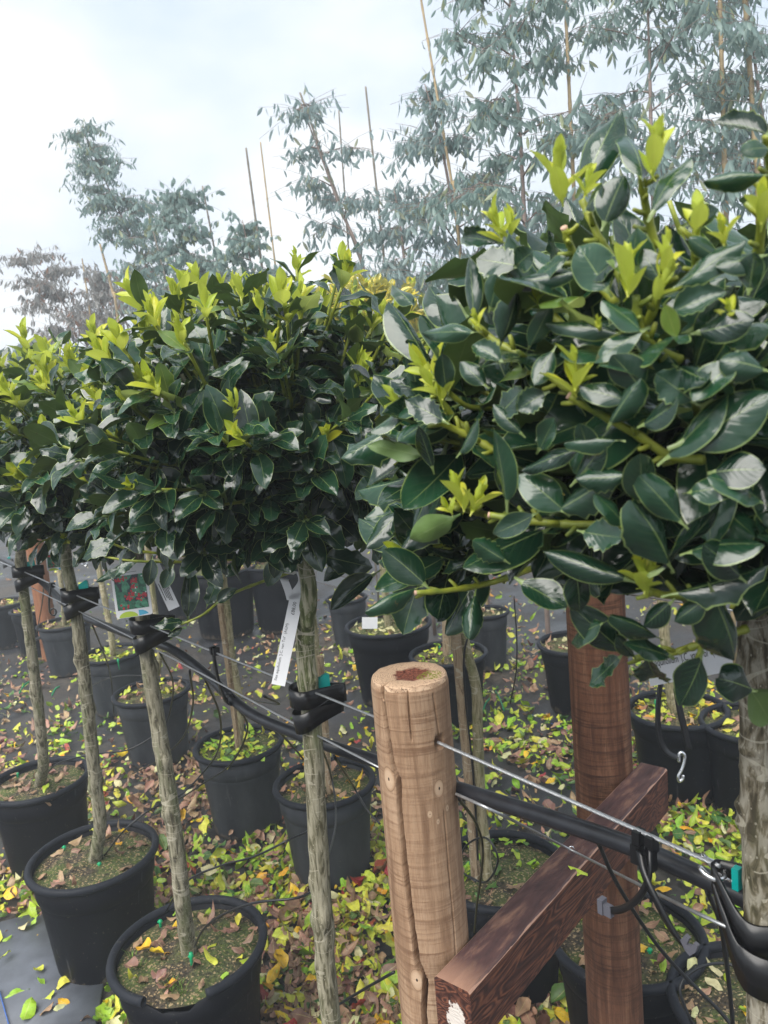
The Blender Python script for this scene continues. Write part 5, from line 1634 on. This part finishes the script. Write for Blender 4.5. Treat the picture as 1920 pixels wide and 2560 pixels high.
def cross_clip():
    a, b = onrow(1597, 2097), onrow(1630, 2112)
    root = empty('pipe_hanger', a, 'pair of crossed black clip strips hooked over the wire by the rail', 'pipe hanger', 'black plastic hangers clipping the pipe to the wire')
    F = -RN
    for p0 in (a, b):
        mb = MB()
        box(mb, p0 + V((0, 0, 0.001)), RD * 0.0042, RN * 0.006, V((0, 0, 0.0085)))
        box(mb, p0 + V((0, 0, -0.014)) + F * 0.004, RD * 0.0052, RN * 0.004, V((0, 0, 0.010)))
        link('wire_clip', mb.mesh('wire_clip', M_RUBBER, False), root)
    mb = MB()
    dF = 0.026
    q = smooth_path([onrow(1600, 2130, -0.012), onrow(1612, 2190, -0.022), onrow(1640, 2255, -0.026), onrow(1680, 2330, -0.026), onrow(1722, 2383, -0.022)], 7)
    band(mb, q, [RD * 0.010 + V((0, 0, 0.003))] * len(q), 0.003, closed=False)
    link('strip', mb.mesh('strip', M_RUBBER), root)
    mb = MB()
    # the free end: a flat hooked tab
    cpx = [(1700, 2350), (1712, 2338), (1722, 2348), (1716, 2362), (1728, 2368), (1734, 2358), (1744, 2366), (1738, 2382), (1724, 2390), (1712, 2376)]
    f1 = [onrow(x, y, -0.026) for x, y in cpx]
    f2 = [p + RN * 0.004 for p in f1]
    n = len(f1)
    mb.add(f1 + f2, [tuple(range(n)), tuple(range(2 * n - 1, n - 1, -1))] + [(i, n + i, n + (i + 1) % n, (i + 1) % n) for i in range(n)])
    o = link('tab', mb.mesh('tab', M_GREYP, False), root)
    mb = MB()
    q = smooth_path([onrow(1627, 2130, -0.012), onrow(1625, 2180, -0.02), onrow(1608, 2225, -0.022), onrow(1585, 2255, -0.02), onrow(1550, 2275, -0.012), onrow(1512, 2278, -0.006)], 7)
    band(mb, q, [V((0, 0, 0.006)) + RD * 0.004] * len(q), 0.0028, closed=False)
    link('strip', mb.mesh('strip', M_RUBBER), root)
    mb = MB()
    p = onrow(1514, 2272, -0.006)
    box(mb, p, RD * 0.008, RN * 0.003, V((0, 0, 0.006)))
    box(mb, p + RD * 0.004 + V((0, 0, 0.002)), RD * 0.003, RN * 0.0045, V((0, 0, 0.008)))
    link('tab', mb.mesh('tab', M_GREYP, False), root)
cross_clip()

# ------------------------------------------------------------------ tags with lettering
def text_mesh(body, size, mat, align='LEFT'):
    cu = bpy.data.curves.new('lettering', 'FONT')
    cu.body = body
    cu.size = size
    cu.align_x = align
    cu.align_y = 'CENTER'
    cu.resolution_u = 2
    o = bpy.data.objects.new('lettering', cu)
    COL.objects.link(o)
    dg = bpy.context.evaluated_depsgraph_get()
    me = bpy.data.meshes.new_from_object(o.evaluated_get(dg))
    bpy.data.objects.remove(o)
    me.materials.clear()
    me.materials.append(mat)
    return me
def axes(o, x, y):
    x = x.normalized()
    y = (y - x * y.dot(x)).normalized()
    z = x.cross(y)
    return Matrix(((x.x, y.x, z.x, o.x), (x.y, y.y, z.y, o.y), (x.z, y.z, z.z, o.z), (0, 0, 0, 1)))
def sheet(w_, h_, th=0.0006, corner=0.0, nx=1):
    mb = MB()
    ps = []
    if corner:
        for cx, cy, a0 in ((w_ - corner, corner, -90), (w_ - corner, h_ - corner, 0), (corner, h_ - corner, 90), (corner, corner, 180)):
            for k in range(5):
                a = math.radians(a0 + 22.5 * k)
                ps.append((cx + corner * math.cos(a), cy + corner * math.sin(a)))
    else:
        ps = [(0, 0), (w_, 0), (w_, h_), (0, h_)]
    n = len(ps)
    mb.add([(x, y, 0) for x, y in ps] + [(x, y, -th) for x, y in ps], [tuple(range(n)), tuple(range(2 * n - 1, n - 1, -1))] + [(i, n + i, n + (i + 1) % n, (i + 1) % n) for i in range(n)])
    return mb
def price_tag():
    d0 = 1.19
    tl, bl, br, tr_ = at(723, 1500, d0), at(677, 1718, d0 - 0.03), at(712, 1716, d0 - 0.03), at(741, 1500, d0)
    X = (at(683, 1718, d0 - 0.03) - tl)        # reading direction is up along the strip, so x runs bottom to top
    org = bl
    L_ = (tl - bl).length
    W_ = 0.0205
    m = axes(bl, tl - bl, -(br - bl))
    # text baseline on the left side of the strip, reading upwards
    m = axes(br, tl - bl, (bl - br))
    root = empty('price_tag', tl, 'long white loop tag printed with a plant name and price, hanging on the striped trunk', 'tag')
    link('tag_strip', sheet(L_, W_).mesh('tag_strip', M_WHITE, False), root, None, m)
    t = text_mesh("Ilex aquifolium 'J.C. van Tol'  (AGM)", 0.0059, M_INK)
    link('lettering', t, root, None, m @ Matrix.Translation((0.006, W_ * 0.76, 0.0004)))
    t = text_mesh('£88.00', 0.0078, M_INK)
    link('lettering', t, root, None, m @ Matrix.Translation((L_ * 0.80, W_ * 0.52, 0.0004)) @ Matrix.Diagonal((0.95, 1, 1, 1)))
    # the loop above
    mb = MB()
    def q(x, y, e=0.0): return at(x, y, d0 + e)
    p = smooth_path([q(728, 1502), q(722, 1480), q(711, 1450), q(712, 1446, .012)], 6)
    band(mb, p, at(22, 0, d0) - at(0, -4, d0), 0.0006, closed=False)
    p = smooth_path([q(730, 1500), q(742, 1478), q(757, 1455), q(752, 1434, -0.006), q(735, 1428, 0.0), q(722, 1434, 0.016)], 7)
    band(mb, p, at(24, 4, d0) - at(0, 0, d0), 0.0006, closed=False)
    mb.add([q(724, 1497), q(760, 1501), q(748, 1480), q(727, 1487)], [(0, 1, 2, 3)])
    link('tag_loop', mb.mesh('tag_loop', M_WHITE, False), root)
    root2 = empty('plant_label', at(835, 1450, 1.6), 'white label strip with a punched hole behind the striped trunk', 'tag')
    m = axes(at(788, 1452, 1.5), at(850, 1468, 1.52) - at(788, 1452, 1.5), at(0, 0, 1.5) - at(0, 30, 1.5))
    link('tag_strip', sheet(0.062, 0.020).mesh('tag_strip', M_WHITE, False), root2, None, m)
    t = text_mesh('£88', 0.006, M_INK)
    link('lettering', t, root2, None, m @ Matrix.Translation((0.020, 0.013, 0.0004)))
    mb = MB()
    mb.add([(0.024 + 0.0016 * math.cos(k * .785), 0.006 + 0.0016 * math.sin(k * .785), 0.0005) for k in range(8)], [tuple(range(8))])
    link('punched_hole', mb.mesh('punched_hole', M_INK, False), root2, None, m)
price_tag()
def picture_tag(d0, bl, br, tl, label, full=True):
    BL, BR, TL = at(*bl, d0), at(*br, d0), at(*tl, d0)
    W_, H_ = (BR - BL).length, (TL - BL).length
    m = axes(BL, BR - BL, TL - BL)
    root = empty('picture_tag', TL, label, 'tag', 'picture tags with red berries on the holly trunks')
    link('tag_card', sheet(W_, H_, 0.0008, W_ * 0.07).mesh('tag_card', M_WHITE, False), root, None, m)
    pic = Matrix.Translation((W_ * 0.07, H_ * 0.145, 0.0004))
    pw, ph = W_ * 0.86, H_ * 0.63
    mb = MB()
    mb.add([(0, 0, 0), (pw, 0, 0), (pw, ph, 0), (0, ph, 0)], [(0, 1, 2, 3)], 0)
    r = random.Random(4)
    z = 0.0002
    for k in range(46):
        cx, cy, a, L_ = r.uniform(0, pw), r.uniform(0, ph), r.uniform(0, 6.28), r.uniform(0.12, 0.26) * pw
        pts = []
        for j in range(8):
            t = j / 8 * 6.283
            x, y = L_ * math.cos(t), L_ * 0.42 * math.sin(t) * (1 - 0.3 * math.cos(t))
            X = min(max(cx + x * math.cos(a) - y * math.sin(a), 0), pw)
            Y = min(max(cy + x * math.sin(a) + y * math.cos(a), 0), ph)
            pts.append((X, Y, z))
        z += 0.000006
        mb.add(pts, [tuple(range(8))], 1 + k % 2)
    for cx, cy, n in ((0.12, 0.90, 9), (0.30, 0.92, 6), (0.66, 0.80, 12), (0.62, 0.62, 7), (0.55, 0.45, 9), (0.40, 0.34, 12), (0.78, 0.33, 9), (0.92, 0.36, 6), (0.22, 0.07, 5)):
        for _ in range(n):
            x, y = cx * pw + r.gauss(0, 0.055 * pw), cy * ph + r.gauss(0, 0.045 * pw)
            rr = 0.035 * pw
            x, y = min(max(x, rr), pw - rr), min(max(y, rr), ph - rr)
            mb.add([(x + rr * math.cos(k * .785), y + rr * math.sin(k * .785), z) for k in range(8)], [tuple(range(8))], 3)
            z += 0.000006
    for cx, cy in ((0.66, 0.6), (0.64, 0.47), (0.97, 0.45), (0.9, 0.93)):
        mb.add([(cx * pw + 0.025 * pw * math.cos(k * .785), cy * ph + 0.025 * pw * math.sin(k * .785), z) for k in range(8)], [tuple(range(8))], 4)
        z += 0.000006
    link('printed_picture', mb.mesh('printed_picture', [M_PDARK, M_PGREEN, M_PGREEN2, M_PRED, M_WHITE], False), root, None, m @ pic)
    mb = MB()
    def arc(cx, w2, h2):
        n = 12
        pts = [(cx + w2 * math.cos(math.pi * k / n), H_ * 0.006 + h2 * math.sin(math.pi * k / n), 0.0005) for k in range(n + 1)]
        return pts
    p = arc(W_ * 0.34, W_ * 0.26, H_ * 0.105)
    mb.add(p, [tuple(range(len(p)))], 0)
    p = [(W_ * 0.63, H_ * 0.008, 0.0005), (W_ * 0.90, H_ * 0.03, 0.0005), (W_ * 0.83, H_ * 0.08, 0.0005), (W_ * 0.75, H_ * 0.105, 0.0005), (W_ * 0.63, H_ * 0.115, 0.0005)]
    mb.add(p, [tuple(range(len(p)))], 1)
    link('printed_emblem', mb.mesh('printed_emblem', [M_LIME, M_CYAN], False), root, None, m)
    if full:
        t = text_mesh('Ilex', H_ * 0.055, M_INKB, 'CENTER')
        link('lettering', t, root, None, m @ Matrix.Translation((W_ * 0.45, H_ * 0.885, 0.0005)))
        mb = MB()
        mb.add([(W_ * 0.2, H_ * 0.822, 0.0005), (W_ * 0.72, H_ * 0.822, 0.0005), (W_ * 0.72, H_ * 0.834, 0.0005), (W_ * 0.2, H_ * 0.834, 0.0005)], [(0, 1, 2, 3)])
        mb.add([(W_ * 0.45 + 0.0014 * math.cos(k * .785), H_ * 0.945 + 0.0014 * math.sin(k * .785), 0.0005) for k in range(8)], [tuple(range(8))], 1)
        link('printed_line', mb.mesh('printed_line', [M_INKG, M_INK], False), root, None, m)
    return root
picture_tag(1.66, (292, 1548), (382, 1535), (280, 1413), 'white card picturing red holly berries, hanging above a black tie')
picture_tag(2.6, (118, 1428), (165, 1423), (112, 1376), 'second white berry card partly hidden behind the trunk of the mossy pot', False)
def side_label():
    d0 = 1.68
    m = axes(at(371, 1418, d0), at(422, 1528, d0) - at(371, 1418, d0), at(395, 1407, d0) - at(371, 1418, d0))
    root = empty('plant_label', at(371, 1418, d0), 'narrow white label with small print hanging beside the berry card', 'tag')
    L_ = (at(422, 1528, d0) - at(371, 1418, d0)).length
    link('tag_strip', sheet(L_, 0.0255).mesh('tag_strip', M_WHITE, False), root, None, m)
    mb = MB()
    for i, (a, b, y) in enumerate(((0.40, 0.78, 0.004), (0.36, 0.74, 0.0085), (0.36, 0.80, 0.0115), (0.36, 0.82, 0.0145), (0.36, 0.84, 0.0175), (0.36, 0.60, 0.0205))):
        mb.add([(L_ * a, y, 0.0004), (L_ * b, y, 0.0004), (L_ * b, y + 0.0014, 0.0004), (L_ * a, y + 0.0014, 0.0004)], [(0, 1, 2, 3)])
    link('small_print', mb.mesh('small_print', M_INK, False), root, None, m)
side_label()
def right_label():
    d0 = 0.80
    a, b, c = at(1626, 1716, d0), at(1836, 1676, d0), at(1612, 1638, d0)
    m = axes(a, b - a, c - a)
    L_, H_ = (b - a).length, (c - a).length
    root = empty('plant_label', a, 'white plant name label under the near crown, partly covered by dark leaves', 'tag')
    link('tag_strip', sheet(L_, H_).mesh('tag_strip', M_WHITE, False), root, None, m)
    t = text_mesh("Ilex aquifolium 'J.C. van Tol'  (AGM)", H_ * 0.36, M_INK)
    w_ = max(v.co.x for v in t.vertices)
    link('lettering', t, root, None, m @ Matrix.Translation((-L_ * 0.02, H_ * 0.70, 0.0004)) @ Matrix.Diagonal((L_ * 0.99 / w_, 1, 1, 1)))
right_label()
def white_card():
    p = ground(925, 1545, 0.36)
    m = axes(at(905, 1572, 4.02), at(945, 1572, 4.02) - at(905, 1572, 4.02), at(0, 0, 4) - at(-8, 28, 4))
    o = link('plant_label', sheet(0.08, 0.06, 0.001).mesh('plant_label', M_WHITE, False), None, None, m)
    tag(o, 'blank white card stuck in the soil of the large black pot', 'tag')
white_card()

# a curled dry strip of bark hanging at the post's side, grass in the broken pot
def grass_in_pot():
    mb = MB()
    r = random.Random(9)
    for gx, gy in ((330, 2395), (350, 2420), (430, 2480), (460, 2485), (445, 2470), (400, 2370), (620, 2245), (630, 2240)):
        c = ground(gx, gy, 0.312)
        for k in range(16):
            a = r.uniform(0, 6.28)
            h = r.uniform(0.012, 0.03)
            d = V((math.cos(a), math.sin(a), 0))
            p = c + d * r.uniform(0, 0.012)
            s = V((-d.y, d.x, 0)) * 0.0009
            e = p + d * h * 0.6 + V((0, 0, h))
            mm = p + d * h * 0.2 + V((0, 0, h * 0.65))
            mb.add([p - s, p + s, mm + s * .8, mm - s * .8, e], [(0, 1, 2, 3), (3, 2, 4)])
    o = mb.obj('grass', plain('grass_blade', (0.13, 0.24, 0.03), 0.5, var=0.3))
    tag(o, 'tiny grass tufts sprouting from the soil of the broken rimmed pot', 'grass', None, 'stuff')
grass_in_pot()

# ------------------------------------------------------------------ eucalyptus trees and canes beyond
def euc_mat(name, c1, c2, hue):
    b = NB(name)
    r = b.n('Attribute', attribute_name='tint').outputs['Fac']
    col = b.mix(r, c1, c2)
    col = b.mix(b.math('GREATER_THAN', r, 0.93), col, hue)
    ps = b.princ(Base_Color=col, Roughness=0.5)
    tr = b.n('BsdfTranslucent', {'Color': col})
    return b.done(b.n('MixShader', {0: 0.45, 1: ps.outputs[0], 2: tr.outputs[0]}))
M_EUC = euc_mat('gum_leaf', (0.19, 0.285, 0.27), (0.33, 0.44, 0.40), (0.36, 0.40, 0.24))
M_EUCB = euc_mat('gum_leaf_bluish', (0.21, 0.30, 0.30), (0.35, 0.45, 0.44), (0.34, 0.36, 0.25))
M_EUCR = euc_mat('gum_leaf_brownish', (0.26, 0.265, 0.255), (0.40, 0.39, 0.37), (0.36, 0.2, 0.14))
M_EUCS = plain('gum_stem', (0.20, 0.15, 0.13), 0.7, var=0.3, scale=8)
M_LIMEB = euc_mat('lime_shrub_leaf', (0.25, 0.36, 0.08), (0.42, 0.5, 0.12), (0.5, 0.5, 0.15))
def gum(label, path, depth, spread, nbr, leafL, seed, mat=M_EUC, shapes=EUC, dens=10, low=0.15, lean=0.0, rad=0.014, droop=0.5, cat='tree', name='gum_tree', bl=1.0):
    r = random.Random(seed)
    top = [at(x, y, depth) for x, y in path]
    b = top[-1]
    base = V((b.x + (b.x - top[0].x) * 0.15, b.y, 0.0))
    tp = [base, V((base.x * 0.5 + b.x * 0.5, b.y, b.z * 0.5))] + list(reversed(top))
    root = empty(name, base, label, cat, 'wispy trees growing beyond the potted rows')
    mb = MB()
    sp = smooth_path(tp, 6)
    tube(mb, sp, [rad, rad * 0.85, rad * 0.55, rad * 0.2], 8)
    link('trunk', mb.mesh('trunk', M_EUCS), root)
    wood = MB()
    parts = []
    zlo, zhi = 1.35, top[0].z
    for i in range(nbr):
        t = low + (1 - low) * (i + r.random()) / nbr
        z = zlo + (zhi - zlo) * t
        # point of the trunk at that height
        p = min(sp, key=lambda q: abs(q.z - z))
        a = i * 2.4 + r.uniform(-0.5, 0.5)
        ln = spread * (1.05 - 0.75 * t) * r.uniform(0.6, 1.15) * bl
        d = V((math.cos(a), math.sin(a), 0))
        e = p + d * ln + V((0, 0, ln * r.uniform(0.35, 0.9) * (1 - 0.65 * t)))
        m = p.lerp(e, 0.5) + V((0, 0, 0.06 * ln))
        e2 = e + d * ln * 0.25 - V((0, 0, ln * droop * r.uniform(0.2, 0.8)))
        br = smooth_path([p, m, e, e2], 5)
        tube(wood, br, [rad * 0.38, 0.0022, 0.0012], 5)
        for k in range(4, len(br)):
            for s in range(2):
                # a side twig with hanging leaves
                q = br[k]
                ta = r.uniform(0, 6.28)
                tl = r.uniform(0.10, 0.30) * (0.7 + spread * 0.5)
                te = q + V((math.cos(ta) * tl, math.sin(ta) * tl, r.uniform(-0.6, 0.4) * tl))
                tube(wood, [q, q.lerp(te, .5) + V((0, 0, 0.01)), te], [0.0014, 0.0008], 4)
                for j in range(dens):
                    u = r.random()
                    lp = q.lerp(te, u)
                    la = r.uniform(0, 6.28)
                    dv = V((math.cos(la) * 0.5, math.sin(la) * 0.5, -r.uniform(0.3, 1.6)))
                    nn = V((math.cos(la + 1.6), math.sin(la + 1.6), r.uniform(-0.2, 0.8)))
                    parts.append((r.choice(shapes), npm(frame(lp, dv, nn, leafL * r.uniform(0.6, 1.15))), r.random(), None))
    link('branches', wood.mesh('branches', M_EUCS), root)['kind'] = 'stuff'
    o = link('foliage', np_mesh('foliage', parts, mat), root)
    o['kind'] = 'stuff'
    return root
gum('tall gum tree left of the near crown reaching past the top of the picture', [(1262, -220), (1278, 60), (1298, 300), (1312, 560)], 3.9, 0.55, 26, 0.072, 41, dens=6)
gum('tall gum tree with a thick straight stem behind the top of the near crown', [(1600, -260), (1618, 0), (1625, 200), (1630, 420)], 4.0, 0.65, 26, 0.070, 42, dens=6, mat=M_EUC)
gum('gum tree at the picture edge leaning over the near crown', [(1850, -240), (1868, 0), (1898, 240), (1915, 420)], 4.0, 0.60, 24, 0.075, 43, dens=6)
gum('young gum tree leaning against a tall cane beside the bare sky', [(1062, 210), (1095, 330), (1120, 450), (1150, 620)], 4.6, 0.50, 17, 0.072, 44, mat=M_EUCB, dens=6)
gum('strongly leaning gum tree beside the highest free standing cane', [(752, 262), (795, 370), (850, 520), (915, 700)], 5.2, 0.50, 17, 0.072, 45, mat=M_EUCB, dens=4, low=0.1)
gum('gum tree low between the leaning tree and the yellow crown', [(985, 470), (1000, 560), (1015, 700)], 5.0, 0.5, 12, 0.07, 53, mat=M_EUCB, dens=6)
gum('round leaved bluish gum tree above the picture tag tree', [(432, 480), (458, 600), (500, 760)], 6.0, 0.5, 24, 0.06, 46, shapes=EUCR, dens=7)
gum('short round leaved gum tree between two thin canes', [(606, 550), (626, 650), (650, 780)], 5.6, 0.40, 12, 0.06, 47, shapes=EUCR, dens=7)
gum('tall leaning gum tree with a feathery top above the far holly crowns', [(205, 320), (262, 450), (340, 620), (410, 770)], 7.0, 0.32, 48, 0.065, 48, mat=M_EUC, dens=7, low=0.05)
gum('brownish feathery tree at the far end of the gum row', [(72, 640), (110, 690), (170, 780), (220, 870)], 8.5, 0.62, 30, 0.075, 49, mat=M_EUCR, dens=7, low=0.0)
gum('brownish tree with fine leaves between the two leaning gums', [(255, 690), (290, 750), (330, 860)], 8.2, 0.6, 24, 0.08, 50, mat=M_EUCR, dens=7, low=0.0)
gum('low dark green shrub at the picture edge in the distance', [(62, 850), (64, 900), (66, 960)], 9.5, 0.6, 12, 0.08, 51, mat=M_EUC, shapes=EUCR, dens=9, low=0.0, cat='shrub', name='shrub')
gum('lime green shrub at the picture edge in the distance', [(18, 890), (20, 930), (22, 990)], 9.0, 0.45, 10, 0.08, 52, mat=M_LIMEB, shapes=EUCR, dens=9, low=0.0, cat='shrub', name='shrub')
def cane(a, b, depth, r, label, mat=M_CANE):
    A, B = at(*a, depth), at(*b, depth)
    k = (0.02 - B.z) / (A.z - B.z)
    base = B + (A - B) * k
    base = V((B.x + (B.x - A.x) * 0.2, B.y, 0.0))
    mb = MB()
    pts = [base, base.lerp(B, .5), B]
    n = 9
    for i in range(1, n + 1):
        pts.append(B.lerp(A, i / n))
    fine = smooth_path(pts, 4)
    tube(mb, fine, [r * 1.15, r * 0.8], 8, bump=lambda i, k, n_, s: 1.22 if i % 5 == 0 else 1.0)
    o = mb.obj('bamboo_cane', mat)
    tag(o, label, 'cane', 'bamboo canes supporting the young trees')
cane((1046, -40), (1140, 520), 4.5, 0.0075, 'bamboo cane leaning beside the young gum, cut by the top of the picture')
cane((1410, -60), (1432, 420), 4.0, 0.0095, 'bamboo cane above the tallest leaf of the near crown')
cane((1798, -60), (1818, 640), 3.9, 0.0125, 'thick tan bamboo cane near the picture edge')
cane((1858, -60), (1895, 460), 3.9, 0.014, 'thick bamboo cane beside the gum tree at the picture edge')
cane((750, 232), (930, 730), 5.25, 0.0085, 'strongly tilted cane tied along the leaning gum tree', M_CANEG)
cane((847, 276), (878, 720), 5.6, 0.0065, 'thin cane just left of the highest free standing cane', M_CANEG)
cane((914, 217), (968, 720), 5.4, 0.008, 'highest free standing cane against the open sky', M_CANEG)
cane((615, 370), (662, 720), 5.6, 0.0085, 'dark cane left of a thinner paler one above the middle crown', M_CANEG)
cane((651, 355), (695, 720), 6.0, 0.0065, 'thin pale cane beside the dark cane above the middle crown')
cane((506, 465), (566, 780), 6.2, 0.008, 'cane rising out of the round leaved bluish gum', M_CANEG)
cane((366, 512), (425, 740), 6.8, 0.008, 'cane beside the tall leaning feathery gum tree', M_CANEG)
cane((250, 610), (290, 760), 7.5, 0.012, 'cane at the foot of the tall leaning feathery gum')
cane((205, 646), (222, 760), 8.0, 0.008, 'short looking cane in front of the brownish feathery tree')

# ------------------------------------------------------------------ haze volume added to pale the far trees like lens glare
def haze():
    mb = MB()
    box(mb, (0, 80, 3.0), V((158, 0, 0)), V((0, 126, 0)), V((0, 0, 4.2)))
    b = NB('added_haze')
    v = b.n('VolumePrincipled', {'Color': (0.86, 0.93, 1.0), 'Density': 0.014, 'Anisotropy': 0.0})
    b.t.links.new(v.outputs[0], b.out.inputs['Volume'])
    o = mb.obj('haze', b.mat, None, False)
    tag(o, 'thin haze added over the nursery in place of lens glare', None, None, 'stuff')
haze()
